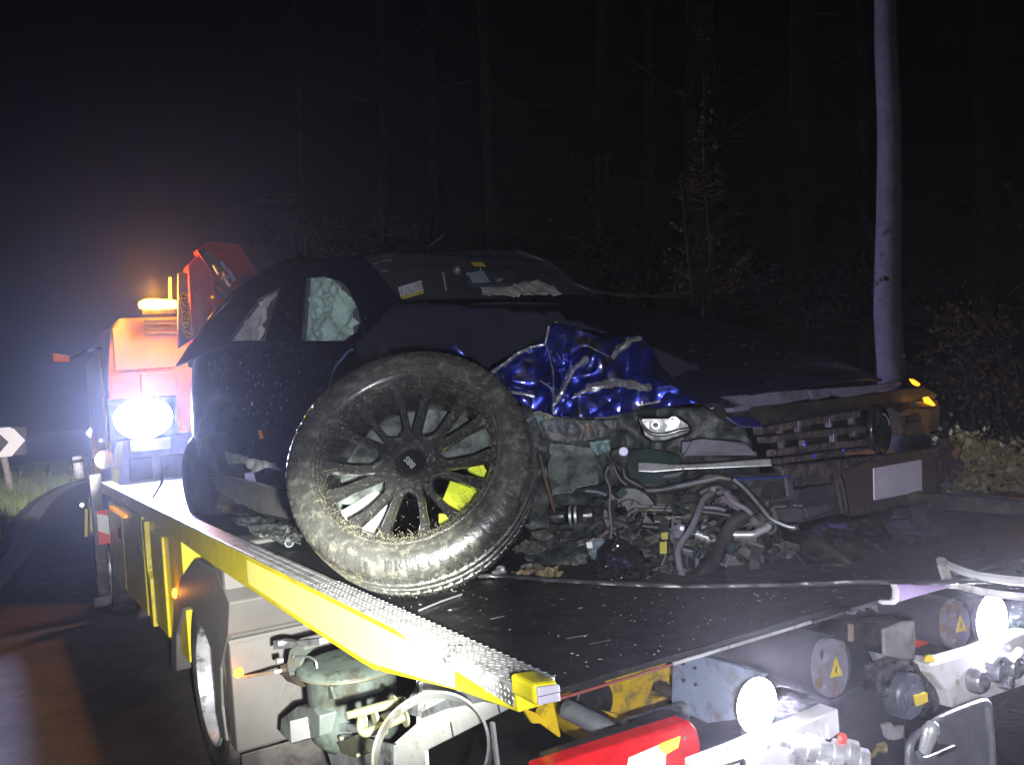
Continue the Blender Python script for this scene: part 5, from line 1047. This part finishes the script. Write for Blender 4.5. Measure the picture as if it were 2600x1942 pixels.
def spoke(mb, a0, a1, off0, off1):
    # from hub at angle a0 with sideways offset, to the rim
    segs = 10; vs = []
    for i in range(segs + 1):
        t = i / segs; r = .066 + (.228 - .066) * t; a = a0 + (a1 - a0) * (t ** .75)
        wdt = (.0118 - .0022 * math.sin(math.pi * t) + .007 * t ** 4) ; dz = .036 + .030 * t ** 1.6 - .004 * math.sin(math.pi * t)
        for s, e in ((-1, 0), (-.72, .006), (.72, .006), (1, 0), (.8, -.026), (-.8, -.026)):
            da = s * wdt / r
            vs.append(Vector((r * math.cos(a + da), r * math.sin(a + da), dz + e)))
    fs = [(i * 6 + k, i * 6 + (k + 1) % 6, (i + 1) * 6 + (k + 1) % 6, (i + 1) * 6 + k) for i in range(segs) for k in range(6)] + [tuple(range(6)), tuple(range(segs * 6 + 5, segs * 6 - 1, -1))]
    mb.add(vs, fs)
WM = Matrix((wv, wu, nn)).transposed().to_4x4(); WM.translation = wc
def from_local(mb, name, m, parent, sm=35, rot=0):
    q = WM @ Matrix.Rotation(rot, 4, 'Z'); mb.v = [tuple(q @ Vector(v)) for v in mb.v]; return mb.build(name, m, parent, smooth_=sm)
A0 = -math.pi / 2
for k in range(7):
    base = A0 + k * 2 * math.pi / 7
    for s in (-1, 1):
        mb = MB(); spoke(mb, base + s * .345, base + s * .245, 0, 0); from_local(mb, 'spoke', RIMM, WH)
    # web that rounds the U window near the hub
    mb = MB(); pts = []
    for i in range(13):
        t = -1 + 2 * i / 12; a = base + t * .30; r = .078 + .026 * abs(t) ** 2.2; pts.append(Vector((r * math.cos(a), r * math.sin(a), .036)))
    mb.tube(pts, .0085, 8); from_local(mb, 'spoke_web', RIMM, WH)
mb = MB(); mb.lathe((0, 0, .028), (0, 0, 1), [(0, .039), (.010, .039), (.013, .036), (.013, .031), (.011, .030), (.0115, 0)], 40); cap = from_local(mb, 'centre_cap', BLKG, WH)
d_ = (wv * math.cos(R_(130)) + wu * math.sin(R_(130)))
text('BBS', wl(0, 0, .0405), d_, nn.cross(d_), .017, mat('silver_letters', (.45, .5, .5), .4, .2), WH, 'cap_lettering', .0008)
for k in range(5):
    a = A0 + .35 + k * 2 * math.pi / 5; mb = MB(); p = Vector((.057 * math.cos(a), .057 * math.sin(a), .03)); mb.lathe(p, (0, 0, 1), [(0, .0), (0.0, .0105), (.0115, .0105), (.0115, .0075), (.006, .006), (.006, 0)], 16)
    from_local(mb, 'wheel_bolt_seat', BLK if k != 1 else mat('rusty_bolt', (.3, .2, .1), .5), WH)
# clods of mud, soil and grass bits on the tyre and rim
pts = []
for _ in range(5200):
    a = random.gauss(-math.pi / 2, 1.5); r = random.choice((.226, .236, .242, .242, .25)) + random.gauss(0, .006); pts.append(tuple(wl(r, a, .094 + (random.random() * .004 if r > .235 else -.008))))
for _ in range(1500):
    a = random.uniform(0, 6.3); r = random.uniform(.25, .325); pts.append(tuple(wl(r, a, .104 - (r - .27) ** 2 * 8)))
for _ in range(900):
    a = random.uniform(0, 6.3); r = random.random() ** .5 * .21; pts.append(tuple(wl(r, a, .048 + .02 * (r / .2) ** 2)))
o = tri_stuff('mud_crumbs', mat('pale_mud_crumb', (.10, .09, .062), .8, var=.5, scale=40), pts, .0034, None, None, parent=WH); o['kind'] = 'stuff'
mb = MB()
for _ in range(90):
    a = random.gauss(-math.pi * .6, 1.3); r = random.uniform(.22, .26); p = wl(r, a, .098); q = p + Vector((random.gauss(0, 1), random.gauss(0, 1), random.gauss(0, 1))) * .016; mb.tube([p, (p + q) / 2 + nn * .003, q], .0006, 4)
o = mb.build('grass_scraps', mat('dry_grass_scrap', (.16, .16, .07), .6), WH, kind='stuff')
# hub parts behind the spokes
bc_ = wl(0, 0, -.02)
mb = MB(); mb.lathe((0, 0, -.06), (0, 0, 1), [(0, 0), (0, .10), (.008, .10), (.008, .06), (.03, .055), (.03, 0)], 40)
# what shows through the spokes: bright yellow plastic and an added white patch for the lit rail
Bh = onp(nn, wc.dot(nn) - .115)
yw = thing('yellow_plastic_block', 'bright yellow plastic block seen through the spokes of the loose wheel', 'plastic block', tuple(wl(.15, -.2, -.13)))
P = Bh('C5', (1130, 790), (1200, 770), (1370, 800), (1390, 900), (1340, 935), (1310, 920), (1300, 1010), (1290, 1050), (1180, 1010), (1070, 940)); mb = MB(); mb.prism(P, -nn * .05); mb.build('block_body', HIVIS, yw, bevel=.006)
P = Bh('C5', (1235, 740), (1290, 680), (1330, 685), (1350, 730), (1400, 790), (1385, 810), (1300, 770)); mb = MB(); mb.prism(P, -nn * .02); mb.build('block_flap', HIVIS, yw, bevel=.003)
c = Bh('C5', (1205, 875)); mb = MB(); mb.lathe(c, nn, [(0, .014), (.004, .014), (.004, .011), (.001, .010), (.001, 0)], 20); mb.build('block_boss', HIVIS, yw, smooth_=30)
P = Bh('C5', (1050, 1020), (1120, 1030), (1215, 1080), (1190, 1140), (1150, 1120), (1130, 1200), (1090, 1150), (1050, 1080)); mb = MB(); mb.prism(P, -nn * .03); mb.build('block_tab', HIVIS, yw, bevel=.004)
pw = thing('lit_rail_patch', 'added white patch standing for the lit rail behind the lower spokes of the loose wheel', 'metal plate', tuple(wl(.16, -2.3, -.13)))
P = Bh('C5', (420, 1010), (640, 880), (720, 900), (720, 1100), (640, 1230), (560, 1200), (500, 1200)); mb = MB(); mb.prism(P, -nn * .004); mb.build('patch_face', mat('lit_rail_white', (.75, .75, .72), .4), pw, bevel=.001)
Bl = onp(nn, wc.dot(nn) - .16)
for P_, s_ in (([(380, 300), (830, 230), (860, 900), (700, 950), (300, 1000), (280, 600)], 1), ([(830, 220), (1200, 240), (1450, 500), (1350, 760), (1100, 780), (860, 700)], 2)):
    crumple('wheel_house_liner', LINER, CAR, Bl, 'C5', P_, 18, .02, 5, nn, sd=s_ * 3 + 90)

# ================================================================== LOOSE THINGS ON THE DECK
mb = MB()
pc = [onZ(DECK + .012)('C4', p) for p in ((1130, 185), (1500, 215), (2134, 250))] + [onZ(DECK + .012)('D2', p) for p in ((800, 122), (1300, 122), (2000, 105))] + [onZ(DECK + .014)('D3', p) for p in ((500, 235), (800, 235))] + [onZ(DECK + .05)('D3', p) for p in ((1100, 240), (1400, 228), (1570, 222))]
pc = [onZ(DECK + .012)('C4', (960, 190))] + pc
cs = smooth(pc, 12)
for st_ in range(6):
    vs = []; L_ = 0
    for i, p in enumerate(cs):
        t = (cs[min(i + 1, len(cs) - 1)] - cs[max(i - 1, 0)]).normalized(); u = UP - t * UP.dot(t); u.normalize(); v = t.cross(u)
        if i: L_ += (p - cs[i - 1]).length
        vs.append((p, u, v, L_))
    # resample finer so that the strands wind
    fine = []
    tot = vs[-1][3]; j = 0; nS = 300
    for s in range(nS + 1):
        Lq = tot * s / nS
        while j < len(vs) - 2 and vs[j + 1][3] < Lq: j += 1
        a, b = vs[j], vs[j + 1]; f_ = (Lq - a[3]) / max(1e-6, b[3] - a[3]); p = a[0].lerp(b[0], f_); an = Lq * 95 + st_ * math.pi / 3
        fine.append(p + (a[1] * math.cos(an) + a[2] * math.sin(an)) * .0042)
    mb.tube(fine, .0027, 5)
rp = mb.build('wire_rope', ROPE, None, smooth_=60); tag(rp, 'twisted steel wire rope lying across the rear of the black deck', 'wire rope')
c = onZ(DECK + .02)('C4', (1130, 150)); mb = MB(); mb.lathe(c, Vector((.8, .3, .15)), [(-.03, .0), (-.03, .012), (0, .012), (0, .018), (.008, .018), (.010, 0)], 16)
tag(mb.build('bolt', SILV, None, smooth_=30), 'silver flanged bolt lying at the right foot of the loose wheel', 'bolt')
p, q = onZ(DECK + .004)('C4', (500, 455), (830, 330)); mb = MB(); mb.tube([p, p.lerp(q, .5) + UP * .002, q], .003, 6); tag(mb.build('metal_strip', STEEL, None, smooth_=40), 'thin bright metal strip on the deck under the loose wheel', 'metal strip')
for P_, s_, lab in (([(1180, 165), (1210, 155), (1240, 160), (1270, 140), (1290, 150), (1330, 120), (1340, 140), (1400, 135), (1370, 165), (1330, 190), (1260, 185)], 1, 'crumpled brown leaf on the deck just right of the loose wheel'), ([(1390, 185), (1400, 150), (1450, 140), (1490, 105), (1500, 125), (1560, 110), (1575, 150), (1620, 150), (1600, 190), (1540, 205), (1460, 200)], 2, 'larger torn olive leaf beside the wire rope on the deck')):
    o = crumple('dead_leaf', mat('wet_dead_leaf', (.22, .17, .09), .5, var=.5, scale=30), None, onp((.3, -1, .25), onZ(DECK + .03)('C4', (1400, 170)).dot(Vector((.3, -1, .25)))), 'C4', P_, 6, .012, 18, (0, -1, .3), sd=s_, thick=.0008)
    tag(o, lab, 'leaf', 'dead leaves on the deck')
# grey bottle shaped pieces, perforated mat and rags beside the rear wheel of the car
mb = MB()
g0 = onZ(DECK + .03)
crumple_m = mat('perforated_black_mat', (.04, .038, .035), .4, var=.4, dirt=(.15, .12, .08), dirt_amt=.3, dirt_scale=60)
o = crumple('floor_mat', crumple_m, None, g0, 'V', [(495, 1080), (600, 1090), (680, 1100), (660, 1130), (640, 1150), (560, 1130), (490, 1112)], 3, .015, 9, UP, sd=3); tag(o, 'perforated black mat crumpled on the deck beside the car', 'mat')
for P_, lab, m_ in (([(500, 1120), (560, 1122), (600, 1135), (650, 1150), (650, 1185), (560, 1165), (510, 1140)], 'grey crumpled cloth on the deck left of the loose wheel', 'grey_rag'), ([(470, 1090), (490, 1080), (500, 1100), (480, 1115)], 'small brown rag at the car rear wheel', 'brown_rag')):
    o = crumple('rag', mat(m_, (.14, .15, .14) if m_[0] == 'g' else (.2, .15, .09), .6, var=.4), None, onZ(DECK + .04), 'V', P_, 2.5, .02, 12, UP, sd=len(lab)); tag(o, lab, 'rag')
for a, b, r, lab in (((612, 1120), (640, 1128), .016, 'short grey tube with open end left of the loose wheel'), ((560, 1142), (625, 1172), .020, 'grey rounded plastic bottle next to the rail')):
    p, q = onZ(DECK + .03)('V', a, b); mb = MB(); mb.lathe(p, q - p, [(0, 0), (0, r * .5), ((q - p).length * .15, r * .55), ((q - p).length * .25, r), ((q - p).length, r), ((q - p).length, r * .7)], 18)
    o = mb.build('plastic_bottle' if 'bottle' in lab else 'plastic_tube', mat('translucent_grey_plastic', (.2, .23, .21), .3, var=.3), None, smooth_=40); tag(o, lab, 'bottle' if 'bottle' in lab else 'tube')
# strap at the car rear wheel
p = onX(.93)('C2', (1165, 640), (1210, 570), (1235, 520), (1245, 450), (1275, 415)); mb = MB(); mb.tube(p, .010, 8, 3); o = mb.build('lashing_strap', mat('black_webbing', (.05, .05, .06), .35), None, smooth_=50); tag(o, 'black lashing strap rising from the rail to the car rear', 'strap')
p = onX(.9)('C2', (1000, 590), (1210, 572)); mb = MB(); mb.tube(p, .004, 6); o = mb.build('lashing_bar', STEEL, None); tag(o, 'thin steel bar across the front corner of the deck', 'bar')

# ================================================================== SIGN AND DELINEATOR
base = onZ(GZ)('C2', (85, 592)); Y0 = base.y
SG = thing('chevron_sign', 'white chevron curve sign on a pale post at the left edge', 'road sign', tuple(base))
mb = MB(); t_ = onY(Y0)('C2', (72, 335)); mb.cyl(base, Vector((base.x - .12, Y0, t_.z + .1)), .09, 12); mb.build('sign_post', mat('sign_post_grey', (.35, .3, .27), .6), SG, smooth_=40)
P = onY(Y0 - .15)('C2', (-130, 100), (200, 100), (203, 300), (190, 312), (-130, 330)); mb = MB(); mb.prism(P, (0, .04, 0)); mb.build('sign_board', mat('sign_back_dark', (.03, .03, .03), .6, var=.1), SG)
P = onY(Y0 - .16)('C2', (-100, 108), (70, 100), (105, 112), (192, 200), (90, 322), (-100, 335), (-95, 330), (0, 328), (66, 215), (0, 160), (-60, 110)); 
P = onY(Y0 - .17)('C2', (0, 108), (70, 103), (105, 115), (192, 203), (88, 325), (-4, 332), (-20, 320), (66, 217), (-20, 140)); mb = MB(); mb.prism(P, (0, .015, 0)); mb.build('chevron_arrow', mat('retroreflective_white_sheet', (.9, .85, .85), .5, var=0, emit=(1, .95, .95), estr=0), SG)
base = onZ(GZ)('C2', (608, 495)); Y0 = base.y
DP = thing('delineator_post', 'white reflector post at the outside of the bend', 'reflector post', tuple(base))
t_ = onY(Y0)('C2', (585, 325)); mb = MB(); mb.cyl(base, t_, .16, 12, .14); mb.build('post_body', mat('post_white', (.8, .78, .75), .5), DP, smooth_=40)
a = base.lerp(t_, .72); b = base.lerp(t_, .86); mb = MB(); mb.cyl(a, b, .155, 12); mb.build('black_band', BLAT, DP, smooth_=40)
mb = MB(); mb.box((base.x - .09, Y0 - .20, base.lerp(t_, .45).z), (base.x + .02, Y0 - .165, base.lerp(t_, .7).z)); mb.build('reflector', WRET, DP)
spot('boost_beam_light', CAM + cR * .05 + Vector((0, 0, .0)), onZ(.6)('C2', (300, 300)) if 0 else Vector((1.0, 28, .5)), 30000, (1, .93, .88), 6.6, .4, .05)  # added narrow beam brightening sign and reflector post, no headlamp there

spot('boost_beam_light', CAM + cR * .05 - cU * .05, (.8, 7.2, .55), 800, (1, .95, .86), 16, 1, .05)  # added beam brightening the lockers along the truck side
# ================================================================== TREES
def trunk(name, label, base, top, r0, r1, m, group='tree trunks behind the truck', limbs=0, seed=0, twig=0, spread=1.0):
    rnd = random.Random(seed)
    t = thing(name, label, 'tree', tuple(base), group)
    base = Vector(base); top = Vector(top); n = 26; pts = []
    for i in range(n + 1):
        q = base.lerp(top, i / n); q += Vector((noise.noise((i * .2, seed, 0)), noise.noise((i * .2, seed, 5)), 0)) * r0 * .5; pts.append(q)
    rs = [r0 + (r1 - r0) * (i / n) ** .8 + r0 * .03 * noise.noise((i * .9, seed, 2)) + (r0 * .35 * math.exp(-i * .9)) for i in range(n + 1)]
    mb = MB(); mb.tube(pts, rs, 18); mb.build('trunk', m, t, smooth_=60)
    if limbs:
        for k in range(limbs):
            mb = MB()
            f_ = rnd.uniform(.12, .95); p = base.lerp(top, f_); a = rnd.uniform(0, 6.3); L_ = rnd.uniform(.4, 1.6) * spread
            q = [p]; d = Vector((math.cos(a), math.sin(a), rnd.uniform(-.3, .3)))
            for s in range(4): d = (d + Vector((rnd.gauss(0, .2), rnd.gauss(0, .2), rnd.gauss(-.05, .15)))).normalized(); q.append(q[-1] + d * L_ / 4)
            mb.tube(q, [.018 * (1 - s * .2) + .002 for s in range(5)], 5)
            for s in range(twig):
                z = rnd.randrange(1, 5); e = q[z] + Vector((rnd.gauss(0, .2), rnd.gauss(0, .2), rnd.gauss(0, .15))); mb.tube([q[z], e], [.006, .002], 4)
            mb.build('limb', m, t)
    return t
def vbase(x, y, D, z=None):   # a point on the ray at depth D
    return depth(D)('V', (x, y))
def vtrunk(x0, y0, x1, y1, D, wpx0, wpx1, name, label, m, **kw):
    """x1,y1 lower pixel; continue to the ground below"""
    up = vbase(x0, y0, D); lo = vbase(x1, y1, D); d = (lo - up).normalized()
    g_ = lo + d * ((lo.z - GZ) / -d.z); tp = up - d * 3.0
    k = D / FPX * 1.1754 / 2
    return trunk(name, label, g_, tp, wpx1 * k * 1.05, wpx0 * k, m, **kw)
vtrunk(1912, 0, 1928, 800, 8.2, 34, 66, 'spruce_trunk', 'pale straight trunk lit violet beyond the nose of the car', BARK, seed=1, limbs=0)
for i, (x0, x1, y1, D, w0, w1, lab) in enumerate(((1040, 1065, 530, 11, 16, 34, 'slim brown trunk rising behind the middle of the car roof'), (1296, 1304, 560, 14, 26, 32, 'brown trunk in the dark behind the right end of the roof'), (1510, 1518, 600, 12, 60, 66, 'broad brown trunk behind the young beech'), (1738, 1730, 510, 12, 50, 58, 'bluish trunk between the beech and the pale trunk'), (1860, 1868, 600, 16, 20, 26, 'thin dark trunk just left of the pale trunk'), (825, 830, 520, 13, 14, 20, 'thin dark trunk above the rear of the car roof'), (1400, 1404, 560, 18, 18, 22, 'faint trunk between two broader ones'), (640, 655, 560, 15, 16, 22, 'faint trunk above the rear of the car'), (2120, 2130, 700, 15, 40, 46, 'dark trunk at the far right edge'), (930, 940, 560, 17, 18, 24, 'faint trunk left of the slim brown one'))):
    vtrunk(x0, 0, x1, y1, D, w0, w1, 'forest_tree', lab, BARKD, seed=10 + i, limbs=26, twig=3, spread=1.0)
# bare branches crossing the dark
def branch(k, pts, D, r, name, lab, leaves=0, m=BARKD, lm=LEAFB, ls=.05, sd=0, sp=.05):
    rnd = random.Random(sd); P_ = smooth([depth(D)(k, p) for p in pts], 5)
    root = thing(name, lab, 'branch', tuple(P_[0])); mb = MB(); mb.tube(P_, [r, r * .3], 6); mb.build('stem', m, root, smooth_=60)
    if leaves:
        L_ = [tuple(rnd.choice(P_) + Vector((rnd.gauss(0, sp), rnd.gauss(0, sp), rnd.gauss(0, sp)))) for _ in range(leaves)]
        o = tri_stuff('leaves', lm, L_, ls, None, None, parent=root, elong=.7); o['kind'] = 'stuff'
    return root
branch('V', [(1350, 120), (1430, 180), (1500, 230)], 9, .012, 'bare_branch', 'thin bare branch slanting down towards the beech top', 8, sd=1)
branch('V', [(930, 530), (950, 515), (962, 500)], 8, .007, 'bare_branch', 'short pale twig standing over the car roof', 0, m=mat('pale_twig', (.22, .2, .16), .8))
branch('V', [(2165, 390), (2190, 430), (2212, 500)], 8, .008, 'bare_branch', 'thin twig at the right picture edge', 4, sd=3)
branch('V', [(1250, 520), (1330, 560), (1420, 610)], 9, .008, 'bare_branch', 'thin branch drooping behind the right end of the roof', 0)
# young beech with brown leaves
rnd = random.Random(5)
bs = depth(7.2)('V', (1520, 700)); BE = thing('young_beech', 'young beech with dry brown leaves behind the bonnet', 'tree', (bs.x, bs.y, GZ))
D_ = 7.2; mb = MB(); stem = [depth(D_)('V', p) for p in ((1530, 860), (1520, 640), (1535, 560), (1528, 460), (1520, 340), (1522, 230), (1515, 60))]; st2 = smooth(stem, 5); mb.tube(st2, [.022, .004], 6)
s2 = smooth([depth(D_)('V', p) for p in ((1500, 660), (1492, 600), (1482, 500), (1472, 400))], 5); mb.tube(s2, [.016, .010], 6)
LV = []
for k in range(46):
    f_ = rnd.random() ** 1.5; y = 640 - f_ * 420; x = 1522; L_ = (1 - f_) * 100 + 12; s = rnd.choice((-1, 1)); L_ *= rnd.uniform(.4, 1); dd = rnd.gauss(0, .35)
    P_ = [depth(D_ + dd * t)('V', (x + s * L_ * t, y - L_ * .35 * t ** 1.4)) for t in (0, .4, .75, 1)]
    mb.tube(P_, [.006, .002], 4)
    for q in range(int(8 + L_ * .28)):
        LV.append(tuple(P_[rnd.randrange(1, 4)].lerp(P_[rnd.randrange(0, 4)], rnd.random()) + Vector((rnd.gauss(0, .02), rnd.gauss(0, .03), rnd.gauss(0, .02)))))
P_ = [depth(D_ - .2)('V', p) for p in ((1535, 620), (1570, 590), (1600, 570), (1622, 548))]; mb.tube(P_, [.006, .002], 4)
for q in range(90): LV.append(tuple(P_[rnd.randrange(0, 3)].lerp(P_[3], rnd.random() ** .7) + Vector((rnd.gauss(0, .015), rnd.gauss(0, .03), rnd.gauss(0, .02)))))
for q in range(80): LV.append(tuple(rnd.choice(st2) + Vector((rnd.gauss(0, .04), rnd.gauss(0, .05), rnd.gauss(0, .05)))))
mb.build('stems', mat('beech_stem', (.016, .013, .011), .95, spec=.05), BE, kind='stuff'); o = tri_stuff('leaves', LEAFB, LV, .034, None, None, parent=BE, elong=.8); o['kind'] = 'stuff'
# undergrowth
def cloud(name, lab, cat, m, boxes, size, nper, sd=0, twigs=True):
    rnd = random.Random(sd); pts = []; root = None; mb = MB()
    for (x, y, D, rx, ry, rd) in boxes:
        c = depth(D)('V', (x, y)); k = D / FPX * 1.1754
        for _ in range(nper):
            a = rnd.gauss(0, .5), rnd.gauss(0, .5), rnd.gauss(0, .5)
            pts.append(tuple(c + cR * a[0] * rx * k + cU * a[1] * ry * k + cF * a[2] * rd))
        for _ in range(10):
            p = Vector(rnd.choice(pts)); b = Vector((c.x + rnd.gauss(0, .1), c.y, max(GZ, c.z - ry * k))); mb.tube([b, b.lerp(p, .5) + Vector((rnd.gauss(0, .04), 0, .02)), p], [.008, .002], 4)
    bx = sum(p[0] for p in pts) / len(pts); by = sum(p[1] for p in pts) / len(pts)
    root = thing(name, lab, cat, (bx, by, GZ))
    mb.build('stems', BARKD, root, kind='stuff'); o = tri_stuff('leaves', m, pts, size, None, None, parent=root, elong=.8); o['kind'] = 'stuff'
    return root
cloud('shrub', 'bramble bush with brown leaves at the right edge', 'shrub', LEAFB, [(2120, 720, 6.5, 60, 60, .6), (2180, 800, 6.2, 70, 60, .6), (2080, 820, 6.5, 50, 60, .5), (2170, 690, 7, 50, 40, .5), (2060, 690, 7.2, 40, 40, .5), (2130, 890, 6, 60, 60, .5), (2030, 760, 7.5, 40, 50, .5)], .05, 130, 1)
cloud('shrub', 'leafy low bush lit amber at the lower right edge', 'shrub', LEAFG, [(2130, 1000, 4.8, 50, 50, .3), (2190, 1010, 4.8, 50, 50, .3), (2100, 1050, 4.5, 40, 40, .3), (2180, 1060, 4.5, 50, 40, .3), (2080, 970, 5.0, 40, 40, .3)], .045, 520, 2)
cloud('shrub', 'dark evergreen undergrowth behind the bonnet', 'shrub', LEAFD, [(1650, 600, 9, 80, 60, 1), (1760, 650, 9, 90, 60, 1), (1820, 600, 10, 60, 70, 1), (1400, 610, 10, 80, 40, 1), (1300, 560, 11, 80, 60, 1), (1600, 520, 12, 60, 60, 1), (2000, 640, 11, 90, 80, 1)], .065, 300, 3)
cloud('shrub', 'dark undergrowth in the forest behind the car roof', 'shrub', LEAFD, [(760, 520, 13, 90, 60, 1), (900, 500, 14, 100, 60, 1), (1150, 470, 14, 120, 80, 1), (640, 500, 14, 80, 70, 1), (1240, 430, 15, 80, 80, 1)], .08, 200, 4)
mb = MB()
for _ in range(5200):    # leaf litter on the bank to the right
    x = random.uniform(4.4, 10); y = random.uniform(.5, 8); z = bank(x, y) + .02; s = random.uniform(.02, .045); a = random.uniform(0, 6.3)
    d = Vector((math.cos(a), math.sin(a), random.gauss(0, .35))).normalized() * s; e = Vector((-math.sin(a), math.cos(a), random.gauss(0, .4))).normalized() * s * .6; c = Vector((x, y, z))
    mb.add([c - d, c - e, c + d, c + e], [(0, 1, 2, 3)])
tag(mb.build('leaf_litter', mat('litter_leaf', (.2, .14, .07), .6, var=.5, scale=3), None), 'brown leaf litter on the bank right of the truck', 'leaf litter', kind='stuff')

# ================================================================== HAZE ADDED FOR LAMP GLOW
mb = MB(); mb.box((-60, -25, GZ - 1.2), (70, 130, 14))
hz = mb.build('haze', mat('haze_dummy', (1, 1, 1), var=0), None)
M = bpy.data.materials.new('haze'); M.use_nodes = True; n = M.node_tree; n.nodes.clear()
vo = n.nodes.new('ShaderNodeOutputMaterial'); pv = n.nodes.new('ShaderNodeVolumePrincipled')
pv.inputs['Color'].default_value = (.93, .95, 1, 1); pv.inputs['Density'].default_value = .0030; pv.inputs['Anisotropy'].default_value = .88
n.links.new(pv.outputs[0], vo.inputs['Volume']); hz.data.materials.clear(); hz.data.materials.append(M)
hz['kind'] = 'stuff'; hz['label'] = 'thin haze added round the truck and the forest for the glow of the lamps'; hz['category'] = 'haze'
